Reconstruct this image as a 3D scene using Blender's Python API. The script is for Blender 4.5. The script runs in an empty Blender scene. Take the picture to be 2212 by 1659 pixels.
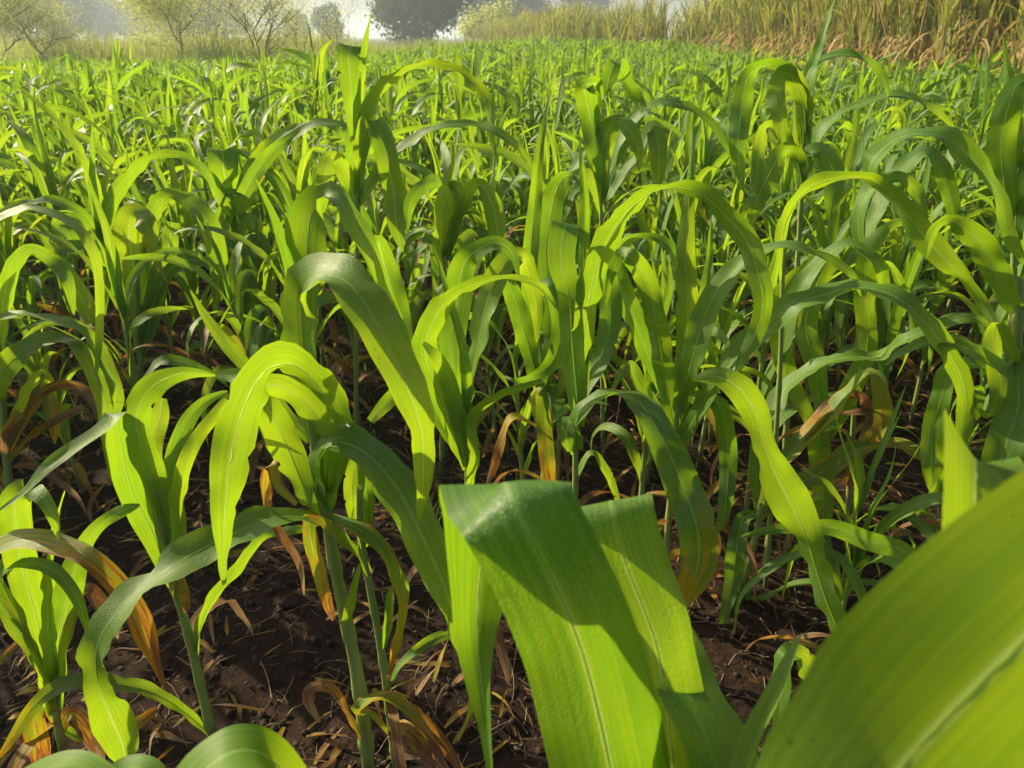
import bpy, bmesh, math, random
import numpy as np
from mathutils import Vector, Matrix

R = math.radians
random.seed(7)
rng = np.random.default_rng(11)
SC = bpy.context.scene
COL = SC.collection

# ------------------------------------------------------------------ camera, sky, sun, exposure
CAM_H = 1.25
PITCH = R(24.3)
cd = bpy.data.cameras.new('camera')
cam = bpy.data.objects.new('camera', cd)
COL.objects.link(cam)
cam.location = (0, 0, CAM_H)
cam.rotation_euler = (R(90) - PITCH, 0, 0)
cd.sensor_width = 36.0
cd.lens = 27.03
cd.clip_start = 0.02
cd.clip_end = 6000
cd.dof.use_dof = True
cd.dof.focus_distance = 1.5
cd.dof.aperture_fstop = 10.0
SC.camera = cam

SUN_EL, SUN_LEFT = 28.0, 59.0            # elevation, degrees to the left of the view direction
w = bpy.data.worlds.new('World')
SC.world = w
w.use_nodes = True
nt = w.node_tree
bg = nt.nodes['Background']
sky = nt.nodes.new('ShaderNodeTexSky')
sky.sky_type = 'NISHITA'
sky.sun_disc = False
sky.sun_elevation = R(SUN_EL)
sky.sun_rotation = R(-SUN_LEFT)
sky.air_density = 1.0
sky.dust_density = 6.0
sky.ozone_density = 1.0
nt.links.new(sky.outputs[0], bg.inputs[0])
bg.inputs[1].default_value = 0.075

sl = bpy.data.lights.new('sun', 'SUN')
sun = bpy.data.objects.new('sun', sl)
COL.objects.link(sun)
sl.energy = 5.0
sl.angle = R(0.55)
sl.color = (1.0, 0.86, 0.58)
sdir = Vector((-math.sin(R(SUN_LEFT)) * math.cos(R(SUN_EL)), math.cos(R(SUN_LEFT)) * math.cos(R(SUN_EL)), math.sin(R(SUN_EL))))
sun.rotation_euler = sdir.to_track_quat('Z', 'Y').to_euler()
sun.location = (-20, 10, 20)

SC.view_settings.view_transform = 'Standard'
SC.view_settings.look = 'None'
SC.view_settings.exposure = 0.84
SC.view_settings.gamma = 1.0
SC.render.engine = 'CYCLES'
SC.cycles.max_bounces = 7
SC.cycles.transmission_bounces = 6
SC.cycles.volume_bounces = 1
SC.cycles.volume_max_steps = 64
SC.cycles.use_denoising = True

# ------------------------------------------------------------------ helpers
CP, SP = math.cos(PITCH), math.sin(PITCH)
CAMP = np.array([0, 0, CAM_H])


def ray(px, py):
    u = (px - 1106) / 1661.0
    v = -(py - 829.5) / 1661.0
    return np.array([u, CP + v * SP, -SP + v * CP])


def at(px, py, Y):
    """point seen at (px, py) of a 2212 x 1659 view at ground distance Y"""
    d = ray(px, py)
    return CAMP + d * (Y / d[1])


def zdepth(p):
    return p[1] * CP + (CAM_H - p[2]) * SP


def ground_x(px, Y, z=0.0):
    return (px - 1106) / 1661.0 * (Y * CP + (CAM_H - z) * SP)


def tag(o, label=None, cat=None, group=None, kind=None):
    if label: o['label'] = label
    if cat: o['category'] = cat
    if group: o['group'] = group
    if kind: o['kind'] = kind
    return o


def empty(name, loc, rz=0.0):
    o = bpy.data.objects.new(name, None)
    o.empty_display_size = 0.1
    o.location = loc
    o.rotation_euler = (0, 0, rz)
    COL.objects.link(o)
    return o


def mesh_np(name, V, F, mat, uv=None, attrs=None, smooth=True):
    """quad mesh from numpy arrays"""
    V = np.asarray(V, dtype=np.float32)
    F = np.asarray(F, dtype=np.int32)
    k = F.shape[1]
    me = bpy.data.meshes.new(name)
    me.vertices.add(len(V))
    me.vertices.foreach_set('co', V.ravel())
    me.loops.add(F.size)
    me.loops.foreach_set('vertex_index', F.ravel())
    me.polygons.add(len(F))
    me.polygons.foreach_set('loop_start', np.arange(0, F.size, k, dtype=np.int32))
    try:
        me.polygons.foreach_set('loop_total', np.full(len(F), k, dtype=np.int32))
    except Exception:
        pass
    if smooth:
        me.polygons.foreach_set('use_smooth', np.ones(len(F), dtype=bool))
    me.update(calc_edges=True)
    if uv is not None:
        l = me.uv_layers.new(name='UVMap')
        l.data.foreach_set('uv', np.asarray(uv, dtype=np.float32)[F.ravel()].ravel())
    for an, av in (attrs or {}).items():
        a = me.attributes.new(an, 'FLOAT', 'POINT')
        av = np.asarray(av, dtype=np.float32)
        if av.ndim == 0:
            av = np.full(len(V), float(av), dtype=np.float32)
        a.data.foreach_set('value', av)
    if mat: me.materials.append(mat)
    me.validate()
    return me


def obj(name, me, parent=None, loc=None):
    o = bpy.data.objects.new(name, me)
    COL.objects.link(o)
    if parent: o.parent = parent
    if loc is not None: o.location = loc
    return o


def catmull(P, n):
    """resample control rows (any columns) evenly by length of the first three"""
    P = np.asarray(P, dtype=float)
    k = len(P)
    Q = np.vstack([2 * P[0] - P[1], P, 2 * P[-1] - P[-2]])
    out = []
    for i in range(k - 1):
        p0, p1, p2, p3 = Q[i], Q[i + 1], Q[i + 2], Q[i + 3]
        for t in np.linspace(0, 1, 12, endpoint=False):
            out.append(0.5 * ((2 * p1) + (-p0 + p2) * t + (2 * p0 - 5 * p1 + 4 * p2 - p3) * t * t + (-p0 + 3 * p1 - 3 * p2 + p3) * t ** 3))
    out.append(P[-1])
    out = np.array(out)
    L = np.r_[0, np.cumsum(np.linalg.norm(np.diff(out[:, :3], axis=0), axis=1))]
    s = np.linspace(0, L[-1], n)
    return np.stack([np.interp(s, L, out[:, c]) for c in range(out.shape[1])], 1), L[-1]


def unit(a):
    return a / np.maximum(np.linalg.norm(a, axis=-1, keepdims=True), 1e-9)


def grid_faces(n, m):
    """n rows, m columns of vertices"""
    i, j = np.meshgrid(np.arange(n - 1), np.arange(m - 1), indexing='ij')
    a = (i * m + j).ravel()
    return np.stack([a, a + 1, a + m + 1, a + m], 1)


def ribbon(C, S, W, nu, crease, wave, phase, curl=0.0, tear=0):
    """leaf blade: midline C, side vectors S, widths W -> verts, uv"""
    n = len(C)
    T = unit(np.gradient(C, axis=0))
    S = unit(S - T * np.sum(S * T, axis=1, keepdims=True))
    N = np.cross(S, T)
    if np.sum(N[:, 2]) < 0:
        N = -N
    s = np.linspace(-1, 1, nu + 1)
    v = np.linspace(0, 1, n)
    V = np.zeros((n, nu + 1, 3))
    L = np.sum(np.linalg.norm(np.diff(C, axis=0), axis=1))
    kf = L / 0.13 * (0.75 + 0.55 * abs(math.sin(phase * 5)))
    wl = np.sin(v * kf * 2 * math.pi + phase) * 0.6 + np.sin(v * kf * 3.3 * math.pi + phase * 2.3) * 0.4
    wr = np.sin(v * kf * 1.9 * math.pi + phase * 1.7 + 2) * 0.6 + np.sin(v * kf * 3.7 * math.pi + phase) * 0.4
    for j, sj in enumerate(s):
        a = abs(sj)
        wv = (wl if sj < 0 else wr) * wave * a ** 2
        lift = crease * (a ** 1.2) - curl * a ** 3 + wv
        V[:, j] = C + S * (W * 0.5 * sj)[:, None] * (1 - 0.25 * abs(crease)) + N * (W * 0.5 * lift)[:, None]
    for _ in range(tear):                       # chewed or torn margin
        i0 = random.randrange(int(n * .3), int(n * .9))
        jj = random.choice((0, nu))
        jn = 1 if jj == 0 else nu - 1
        for q in range(random.choice((1, 1, 2))):
            if i0 + q < n: V[i0 + q, jj] = V[i0 + q, jn] * .9 + V[i0 + q, jj] * .1
    uv = np.stack(np.meshgrid((s + 1) / 2, v), -1).reshape(-1, 2)
    return V.reshape(-1, 3), uv


def tube(P, rad, sides=8):
    P = np.asarray(P, dtype=float)
    n = len(P)
    T = unit(np.gradient(P, axis=0))
    ref = np.array([0.0, 1.0, 0.03]) if abs(T[0, 1]) < 0.8 else np.array([1.0, 0, 0.03])
    A = unit(np.cross(T, ref))
    B = np.cross(T, A)
    an = np.linspace(0, 2 * math.pi, sides, endpoint=False)
    rad = np.broadcast_to(np.asarray(rad, dtype=float), (n,))
    V = P[:, None] + (A[:, None] * np.cos(an)[None, :, None] + B[:, None] * np.sin(an)[None, :, None]) * rad[:, None, None]
    F = []
    for i in range(n - 1):
        for j in range(sides):
            k = (j + 1) % sides
            F.append((i * sides + j, i * sides + k, (i + 1) * sides + k, (i + 1) * sides + j))
    uv = np.stack(np.meshgrid(an / 6.2832, np.linspace(0, 1, n)), -1).reshape(-1, 2)
    return V.reshape(-1, 3), np.array(F), uv


class Bag:
    """collects quad pieces for one mesh"""
    def __init__(self):
        self.V, self.F, self.U, self.A, self.n = [], [], [], {}, 0

    def add(self, V, F, uv=None, **attrs):
        V = np.asarray(V)
        self.V.append(V)
        self.F.append(np.asarray(F) + self.n)
        self.U.append(uv if uv is not None else np.zeros((len(V), 2)))
        for k, a in attrs.items():
            self.A.setdefault(k, []).append(np.broadcast_to(np.asarray(a, dtype=np.float32), (len(V),)))
        self.n += len(V)

    def mesh(self, name, mat, smooth=True):
        return mesh_np(name, np.vstack(self.V), np.vstack(self.F), mat, np.vstack(self.U),
                       {k: np.concatenate(a) for k, a in self.A.items()}, smooth)


# ------------------------------------------------------------------ materials
class NT:
    def __init__(self, name):
        self.m = bpy.data.materials.new(name)
        self.m.use_nodes = True
        self.t = self.m.node_tree
        self.t.nodes.clear()
        self.out = self.t.nodes.new('ShaderNodeOutputMaterial')

    def put(self, sock, v):
        if isinstance(v, bpy.types.NodeSocket):
            self.t.links.new(v, sock)
        elif v is not None:
            if sock.type == 'RGBA' and len(v) == 3:
                v = (*v, 1)
            sock.default_value = v

    def n(self, typ, ins=None, **props):
        nd = self.t.nodes.new(typ)
        for k, v in props.items():
            setattr(nd, k, v)
        for k, v in (ins or {}).items():
            self.put(nd.inputs[k], v)
        return nd

    def math(self, op, a, b=None, c=None, clamp=False):
        nd = self.n('ShaderNodeMath', operation=op, use_clamp=clamp)
        for i, v in enumerate((a, b, c)):
            if v is not None: self.put(nd.inputs[i], v)
        return nd.outputs[0]

    def mix(self, f, a, b, blend='MIX'):
        nd = self.n('ShaderNodeMix', data_type='RGBA', blend_type=blend)
        self.put(nd.inputs[0], f)
        self.put(nd.inputs[6], a)
        self.put(nd.inputs[7], b)
        return nd.outputs[2]

    def attr(self, name):
        return self.n('ShaderNodeAttribute', attribute_name=name).outputs['Fac']

    def noise(self, vec, scale=1.0, detail=2.0, rough=0.5):
        return self.n('ShaderNodeTexNoise', {'Vector': vec, 'Scale': scale, 'Detail': detail, 'Roughness': rough}).outputs[0]

    def xyz(self, x, y, z=0.0):
        return self.n('ShaderNodeCombineXYZ', {0: x, 1: y, 2: z}).outputs[0]

    def ramp(self, f, stops):
        nd = self.n('ShaderNodeValToRGB', {0: f})
        e = nd.color_ramp.elements
        while len(e) < len(stops): e.new(0.5)
        for el, (p, c) in zip(e, stops):
            el.position = p
            el.color = (*c, 1) if len(c) == 3 else c
        return nd.outputs[0]

    def smooth(self, v, a, b):
        nd = self.n('ShaderNodeMapRange', {0: v, 1: a, 2: b, 3: 0.0, 4: 1.0}, interpolation_type='SMOOTHSTEP')
        return nd.outputs[0]

    def done(self, shader, disp=None):
        self.t.links.new(shader, self.out.inputs[0])
        return self.m


def leaf_material(name, dark, light, trans_a, trans_b, trans_fac=0.5, fine=True):
    g = NT(name)
    rnd, dry, dew = g.attr('rnd'), g.attr('dry'), g.attr('dew')
    uv = g.n('ShaderNodeSeparateXYZ', {0: g.n('ShaderNodeTexCoord').outputs['UV']})
    u, v = uv.outputs[0], uv.outputs[1]
    oi = g.n('ShaderNodeObjectInfo').outputs['Random']
    seed = g.math('ADD', g.math('MULTIPLY', rnd, 37.0), g.math('MULTIPLY', oi, 11.0))
    hue = g.math('FRACT', g.math('ADD', rnd, oi))
    ed = g.math('MULTIPLY', g.math('ABSOLUTE', g.math('SUBTRACT', u, 0.5)), 2.0)
    streak = g.noise(g.xyz(g.math('MULTIPLY', u, 26.0), g.math('MULTIPLY', v, 1.6), seed), 1.0, 3.0, 0.6)
    blotch = g.noise(g.xyz(g.math('MULTIPLY', u, 3.0), g.math('MULTIPLY', v, 8.0), seed), 1.0, 4.0, 0.6)
    sfac = g.smooth(g.math('ADD', g.math('MULTIPLY', streak, 0.7), g.math('MULTIPLY', blotch, 0.3)), 0.36, 0.64)
    green = g.mix(g.math('ADD', g.math('MULTIPLY', sfac, 0.6), g.math('MULTIPLY', hue, 0.4)), dark, light)
    tgreen = g.mix(g.math('ADD', g.math('MULTIPLY', sfac, 0.5), g.math('MULTIPLY', hue, 0.5)), trans_a, trans_b)
    rib = g.math('SUBTRACT', 1.0, g.smooth(ed, 0.02, 0.085))
    green = g.mix(g.math('MULTIPLY', rib, 0.6), green, (0.24, 0.38, 0.13))
    tgreen = g.mix(g.math('MULTIPLY', rib, 0.75), tgreen, (0.66, 0.82, 0.20))
    # withering from the tip and the margins inwards
    far = g.math('MAXIMUM', g.math('POWER', v, 2.0), g.math('MULTIPLY', g.math('POWER', ed, 3.0), 0.55))
    dm = g.math('MULTIPLY', dry, g.math('ADD', 0.5, g.math('MULTIPLY', far, 0.75)))
    sblot = g.noise(g.xyz(g.math('MULTIPLY', u, 7.0), g.math('MULTIPLY', v, 5.0), seed), 1.0, 4.0, 0.65)
    dm = g.math('ADD', dm, g.math('MULTIPLY', g.math('SUBTRACT', sblot, 0.5), g.math('MINIMUM', g.math('MULTIPLY', dry, 1.8), 1.25)))
    dcol = g.ramp(dm, [(0.36, (0.22, 0.27, 0.012)), (0.47, (0.46, 0.34, 0.015)), (0.58, (0.38, 0.16, 0.018)), (0.70, (0.16, 0.065, 0.026)), (0.92, (0.30, 0.20, 0.11))])
    df = g.smooth(dm, 0.30, 0.46)
    spots = g.n('ShaderNodeTexVoronoi', {'Vector': g.xyz(g.math('MULTIPLY', u, 12.0), g.math('MULTIPLY', v, 60.0), seed), 'Scale': 1.0}).outputs['Distance']
    spot = g.math('MULTIPLY', g.math('SUBTRACT', 1.0, g.smooth(spots, 0.10, 0.2)), g.smooth(g.math('ADD', g.math('MULTIPLY', dry, 0.6), blotch), 0.60, 0.72))
    base = g.mix(df, green, dcol)
    base = g.mix(g.math('MULTIPLY', spot, 0.8), base, (0.09, 0.03, 0.01))
    trc = g.mix(df, tgreen, g.mix(1.0, dcol, (1.15, 1.1, 1.0), 'MULTIPLY'))
    trc = g.mix(g.math('MULTIPLY', spot, 0.7), trc, (0.16, 0.05, 0.01))
    oc = g.n('ShaderNodeTexCoord').outputs['Object']
    # fine dew film
    patch = g.smooth(g.noise(oc, 16.0, 2.0), 0.42, 0.62)
    dots = g.n('ShaderNodeTexVoronoi', {'Vector': oc, 'Scale': 420.0}).outputs['Distance']
    dot = g.math('SUBTRACT', 1.0, g.smooth(dots, 0.2, 0.5))
    dewm = g.math('MULTIPLY', dew, patch)
    base = g.mix(g.math('MULTIPLY', dewm, g.math('ADD', 0.04, g.math('MULTIPLY', dot, 0.24))), base, (0.50, 0.62, 0.46))
    vein = g.n('ShaderNodeTexWave', {'Vector': g.xyz(g.math('MULTIPLY', u, 17.0), 0.0, 0.0), 'Scale': 1.0, 'Distortion': 0.0}, wave_type='BANDS', bands_direction='X').outputs['Fac']
    hgt = g.math('ADD', g.math('MULTIPLY', vein, 0.10), g.math('ADD', g.math('MULTIPLY', streak, 0.25), g.math('MULTIPLY', g.math('MULTIPLY', dot, dewm), 0.6)))
    bump = g.n('ShaderNodeBump', {'Height': hgt, 'Strength': 0.5, 'Distance': 0.0012}).outputs[0]
    rough = g.math('ADD', g.math('SUBTRACT', 0.46, g.math('MULTIPLY', dewm, 0.16)), g.math('MULTIPLY', blotch, 0.2))
    p = g.n('ShaderNodeBsdfPrincipled', {'Base Color': base, 'Roughness': rough, 'Normal': bump, 'Specular IOR Level': 0.38})
    tr = g.n('ShaderNodeBsdfTranslucent', {'Color': trc, 'Normal': bump})
    ms = g.n('ShaderNodeMixShader', {0: trans_fac, 1: p.outputs[0], 2: tr.outputs[0]})
    return g.done(ms.outputs[0])


M_LEAF = leaf_material('sorghum_leaf', (0.054, 0.145, 0.020), (0.140, 0.262, 0.022), (0.20, 0.44, 0.012), (0.48, 0.63, 0.012), 0.45)


def stalk_material():
    g = NT('sorghum_stalk')
    uv = g.n('ShaderNodeSeparateXYZ', {0: g.n('ShaderNodeTexCoord').outputs['UV']})
    oc = g.n('ShaderNodeTexCoord').outputs['Object']
    nz = g.noise(g.xyz(g.math('MULTIPLY', uv.outputs[0], 30.0), g.math('MULTIPLY', uv.outputs[1], 4.0), 0.0), 1.0, 3.0)
    bl = g.noise(oc, 22.0, 3.0)
    c = g.mix(g.smooth(nz, 0.35, 0.65), (0.24, 0.33, 0.08), (0.34, 0.42, 0.13))
    c = g.mix(g.math('MULTIPLY', g.smooth(bl, 0.60, 0.72), 0.6), c, (0.22, 0.13, 0.03))
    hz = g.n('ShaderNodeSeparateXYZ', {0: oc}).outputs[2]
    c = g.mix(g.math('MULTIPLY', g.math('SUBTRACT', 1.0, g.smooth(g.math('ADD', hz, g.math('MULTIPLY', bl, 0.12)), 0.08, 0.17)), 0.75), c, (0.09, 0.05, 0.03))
    p = g.n('ShaderNodeBsdfPrincipled', {'Base Color': c, 'Roughness': 0.5, 'Normal': g.n('ShaderNodeBump', {'Height': nz, 'Strength': 0.3, 'Distance': 0.001}).outputs[0]})
    tr = g.n('ShaderNodeBsdfTranslucent', {'Color': (0.25, 0.38, 0.06)})
    return g.done(g.n('ShaderNodeMixShader', {0: 0.2, 1: p.outputs[0], 2: tr.outputs[0]}).outputs[0])


M_STALK = stalk_material()


def soil_material():
    g = NT('soil')
    oc = g.n('ShaderNodeTexCoord').outputs['Object']
    a = g.noise(oc, 2.2, 5.0, 0.6)
    b = g.noise(oc, 45.0, 5.0, 0.7)
    c = g.mix(g.smooth(a, 0.35, 0.65), (0.013, 0.008, 0.006), (0.026, 0.015, 0.010))
    c = g.mix(g.smooth(b, 0.4, 0.7), c, (0.052, 0.029, 0.019))
    h = g.math('ADD', g.math('MULTIPLY', b, 0.7), g.math('MULTIPLY', g.noise(oc, 190.0, 4.0, 0.7), 0.4))
    p = g.n('ShaderNodeBsdfPrincipled', {'Base Color': c, 'Roughness': 0.95, 'Specular IOR Level': 0.15,
                                         'Normal': g.n('ShaderNodeBump', {'Height': h, 'Strength': 0.9, 'Distance': 0.012}).outputs[0]})
    return g.done(p.outputs[0])


def simple(name, c1, c2, scale=20.0, rough=0.8, trans=None, tf=0.4, attr=False):
    g = NT(name)
    oc = g.n('ShaderNodeTexCoord').outputs['Object']
    oi = g.n('ShaderNodeObjectInfo').outputs['Random']
    nz = g.noise(oc, scale, 3.0)
    f = g.smooth(nz, 0.3, 0.7)
    if attr:
        f = g.math('ADD', g.math('MULTIPLY', f, 0.35), g.math('MULTIPLY', g.attr('rnd'), 0.65))
    c = g.mix(f, c1, c2)
    c = g.mix(g.math('MULTIPLY', oi, 0.18), c, (c1[0] * .6, c1[1] * .6, c1[2] * .6))
    p = g.n('ShaderNodeBsdfPrincipled', {'Base Color': c, 'Roughness': rough, 'Specular IOR Level': 0.25})
    if trans is None:
        return g.done(p.outputs[0])
    tr = g.n('ShaderNodeBsdfTranslucent', {'Color': g.mix(f, trans, (trans[0] * 1.2, trans[1] * 1.05, trans[2]))})
    return g.done(g.n('ShaderNodeMixShader', {0: tf, 1: p.outputs[0], 2: tr.outputs[0]}).outputs[0])


M_RIB = simple('midrib', (0.22, 0.36, 0.11), (0.34, 0.46, 0.18), 30.0, 0.5, (0.70, 0.88, 0.25), 0.75)
M_SOIL = soil_material()
M_CLOD = simple('clod', (0.03, 0.018, 0.012), (0.09, 0.058, 0.04), 60.0, 0.95, attr=True)
M_STRAW = simple('straw', (0.16, 0.11, 0.06), (0.36, 0.28, 0.17), 40.0, 0.7, attr=True)
M_WEED = simple('weed', (0.04, 0.10, 0.02), (0.13, 0.17, 0.06), 9.0, 0.6, (0.2, 0.32, 0.04), 0.4, attr=True)
M_REED = simple('reed', (0.13, 0.20, 0.05), (0.30, 0.32, 0.10), 0.35, 0.7, (0.38, 0.46, 0.09), 0.45, attr=True)
M_CANEG = simple('cane_green', (0.10, 0.17, 0.04), (0.29, 0.29, 0.09), 2.0, 0.55, (0.42, 0.46, 0.07), 0.4, attr=True)
M_CANED = simple('cane_dry', (0.32, 0.22, 0.10), (0.54, 0.42, 0.21), 3.0, 0.8, (0.52, 0.38, 0.14), 0.35, attr=True)
M_CANES = simple('cane_stalk', (0.30, 0.22, 0.09), (0.45, 0.30, 0.16), 5.0, 0.6)
M_BARK = simple('bark', (0.10, 0.075, 0.05), (0.19, 0.15, 0.11), 8.0, 0.9)
M_ACACIA = simple('acacia_leaf', (0.13, 0.20, 0.06), (0.23, 0.29, 0.09), 0.8, 0.6, (0.52, 0.62, 0.16), 0.55, attr=True)
M_TREE = simple('dark_tree_leaf', (0.018, 0.045, 0.016), (0.05, 0.09, 0.025), 0.4, 0.6, (0.08, 0.16, 0.03), 0.3, attr=True)
def dew_material():
    g = NT('dew')
    oc = g.n('ShaderNodeTexCoord').outputs['Object']
    r = g.math('MULTIPLY', g.noise(oc, 200.0), 0.06)
    return g.done(g.n('ShaderNodeBsdfPrincipled', {'Base Color': (0.95, 0.98, 0.95), 'Roughness': r, 'IOR': 1.33, 'Transmission Weight': 1.0}).outputs[0])


M_DEW = dew_material()


# ------------------------------------------------------------------ the ground
def hump(x, y):
    return (0.022 * np.sin(x * 2.1 + 1.3) * np.cos(y * 1.7) + 0.018 * np.sin(x * 5.3 + y * 3.1) + 0.010 * np.sin(x * 11.0 - y * 8.0 + 0.5)
            + 0.006 * np.sin(x * 27 + y * 19) + 0.005 * np.sin(x * 41 - y * 37 + 2)) - 0.03


def build_ground():
    xs = np.r_[-1500, -900, -500, -200, -90, -40, -20, -10, -6, np.arange(-4, 4.01, 0.06), 6, 10, 20, 40, 90, 200, 500, 900, 1500]
    ys = np.r_[-1500, -900, -300, -80, -20, -5, -2, np.arange(-1, 6.01, 0.06), 8, 11, 15, 20, 27, 36, 50, 90, 160, 300, 600, 1500]
    X, Y = np.meshgrid(xs, ys, indexing='xy')
    fade = np.clip((8 - np.maximum(np.abs(X), np.abs(Y - 2))) / 3, 0, 1)
    Z = hump(X, Y) * fade + rng.normal(0, 0.004, X.shape) * fade
    V = np.stack([X, Y, Z], -1).reshape(-1, 3)
    o = obj('ground', mesh_np('ground', V, grid_faces(len(ys), len(xs)), M_SOIL))
    tag(o, 'dark reddish brown bare soil of the field', 'soil', kind='structure')


build_ground()


# ------------------------------------------------------------------ sorghum leaves
def leaf_profile(t):
    a = np.clip(t / 0.28, 0, 1)
    b = np.clip((1 - t) / 0.55, 0, 1)
    return (0.5 + 0.5 * np.sin(a * math.pi / 2)) * b ** 0.62


def free_leaf(base, az, L, W, e0, e1, bend, twist, n, nu, phase, side=0.0, kink=None):
    """a leaf grown from its base: elevation e0 at the base bending to e1 at the tip"""
    t = np.linspace(0, 1, n)
    el = e0 + (e1 - e0) * t ** bend
    if kink:
        el = el - kink[1] / (1 + np.exp(-(t - kink[0]) * 22))
    a = az + side * t ** 1.5
    st = np.stack([np.cos(el) * np.cos(a), np.cos(el) * np.sin(a), np.sin(el)], 1) * (L / (n - 1))
    C = base + np.vstack([np.zeros(3), np.cumsum(st[:-1], axis=0)])
    C = C + np.stack([np.sin(t * 7 + phase), np.sin(t * 9 + phase * 2), np.sin(t * 8 + phase * 3)], 1) * (0.022 * L * t ** 1.2)[:, None]
    T = unit(np.gradient(C, axis=0))
    S = np.stack([-np.sin(a), np.cos(a), np.zeros(n)], 1)
    S = unit(S - T * np.sum(S * T, 1, keepdims=True))
    B = np.cross(T, S)
    tw = twist * t ** 1.3
    S = S * np.cos(tw)[:, None] + B * np.sin(tw)[:, None]
    Wt = np.maximum(W * leaf_profile(t), 0.0008)
    cr = 0.16 + 0.25 * np.clip(1 - t.mean() * 2, 0, 1)
    return ribbon(C, S, Wt, nu, cr, 0.20, phase)


def traced_leaf(Y, pts, wcm, n, nu, phase, crease=0.16, wave=0.23, sgn=0):
    """a leaf through known points: (px, py, seen width, distance offset in cm)"""
    rows = []
    far = Y > 1.3
    for i, (x, y, vw, dy) in enumerate(pts):
        if far and 0 < i < len(pts) - 1:            # small unevenness; blades that run level are seen more edge-on
            tx, ty = pts[i + 1][0] - pts[i - 1][0], pts[i + 1][1] - pts[i - 1][1]
            vw = vw * (1 - 0.42 * tx * tx / (tx * tx + ty * ty + 1e-6))
            x, y, dy = x + random.gauss(0, 3.0), y + random.gauss(0, 3.0), dy + random.gauss(0, 1.2)
        p = at(x, y, Y + dy / 100.0)
        rows.append([*p, vw * zdepth(p) / 1661.0])
    R4, L = catmull(rows, n)
    C, VW = R4[:, :3], R4[:, 3]
    # soften the depth run
    for _ in range(1):
        C[1:-1] = 0.25 * C[:-2] + 0.5 * C[1:-1] + 0.25 * C[2:]
    t = np.linspace(0, 1, n)
    W = np.maximum(wcm / 100.0 * leaf_profile(t), np.abs(VW))
    W = np.maximum(W, 0.001)
    W[-1] = min(W[-1], 0.003) if abs(VW[-1]) < 0.008 else W[-1]
    T = unit(np.gradient(C, axis=0))
    Vd = unit(C - CAMP)
    S0 = unit(np.cross(T, Vd))
    B = np.cross(T, S0)
    ph = np.arccos(np.clip(VW / W, -1, 1))
    best = None
    for sg in (1, -1):
        S = S0 * np.cos(ph)[:, None] + sg * B * np.sin(ph)[:, None]
        cost = np.sum(np.abs(S[:, 2]) * W)
        if sgn: cost = -sg * sgn
        if best is None or cost < best[0]:
            best = (cost, S)
    S = best[1].copy()
    wt = np.sum(np.cross(T, Vd) ** 2, axis=1) ** 1.5 + 1e-4
    run = S[0].copy()
    for i in range(1, n):
        if np.dot(S[i], run) < 0:
            S[i] = -S[i]
        k = min(1.0, 0.15 + wt[i]) * 0.6
        run = run * (1 - k) + S[i] * k
    idx = np.arange(n)
    K = np.exp(-((idx[:, None] - idx[None, :]) / 1.8) ** 2) * wt[None, :]
    S = unit((K @ S) / K.sum(1, keepdims=True))
    S = unit(S - T * np.sum(S * T, 1, keepdims=True))
    return ribbon(C, S, W, nu, crease, wave, phase, tear=random.choice((0, 0, 1, 2, 3)) if Y > .5 else 0) + (C,)


def stalk_geo(P, r0, r1, nodes, sides=8):
    """tapered stalk with sheath steps"""
    n = 48
    R_, L = catmull(np.asarray(P), n)
    t = np.linspace(0, 1, n)
    rad = r0 + (r1 - r0) * t
    for nd in nodes:
        rad = rad + 0.22 * r0 * np.exp(-((t - nd) / 0.014) ** 2)
        rad = rad * (1 + 0.20 * np.clip((nd + 0.22 - t) / 0.22, 0, 1) * (t > nd))
    return tube(R_, rad, sides)


def dew_drops(G, parent, count=260):
    """beads of dew on the upper side of a blade, round its highest fold"""
    bm = bmesh.new()
    bmesh.ops.create_icosphere(bm, subdivisions=1, radius=1)
    V0 = np.array([v.co[:] for v in bm.verts]); F0 = np.array([[v.index for v in f.verts] for f in bm.faces])
    bm.free()
    top = int(np.argmax(G[:, 4, 2]))
    Vs, Fs = [], []
    for k in range(count):
        i = int(np.clip(top - abs(random.gauss(0, 5)) + 1, 1, 49)); j = random.choice((0, 7, random.randint(0, 7), random.randint(0, 7)))
        a, b = random.random(), random.random()
        p = (G[i, j] * (1 - a) + G[i + 1, j] * a) * (1 - b) + (G[i, j + 1] * (1 - a) + G[i + 1, j + 1] * a) * b
        nr = unit(np.cross(G[i + 1, j] - G[i, j], G[i, j + 1] - G[i, j]))
        if nr[2] < 0: nr = -nr
        r = 0.00022 + 0.0006 * random.random() ** 3
        Vs.append(V0 * r + p + nr * r * .5); Fs.append(F0 + k * len(V0))
    o = obj('dew_drops', mesh_np('dew_drops', np.vstack(Vs), np.vstack(Fs), M_DEW), parent)
    o['kind'] = 'stuff'


SPOTS = []          # ground positions already taken


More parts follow.
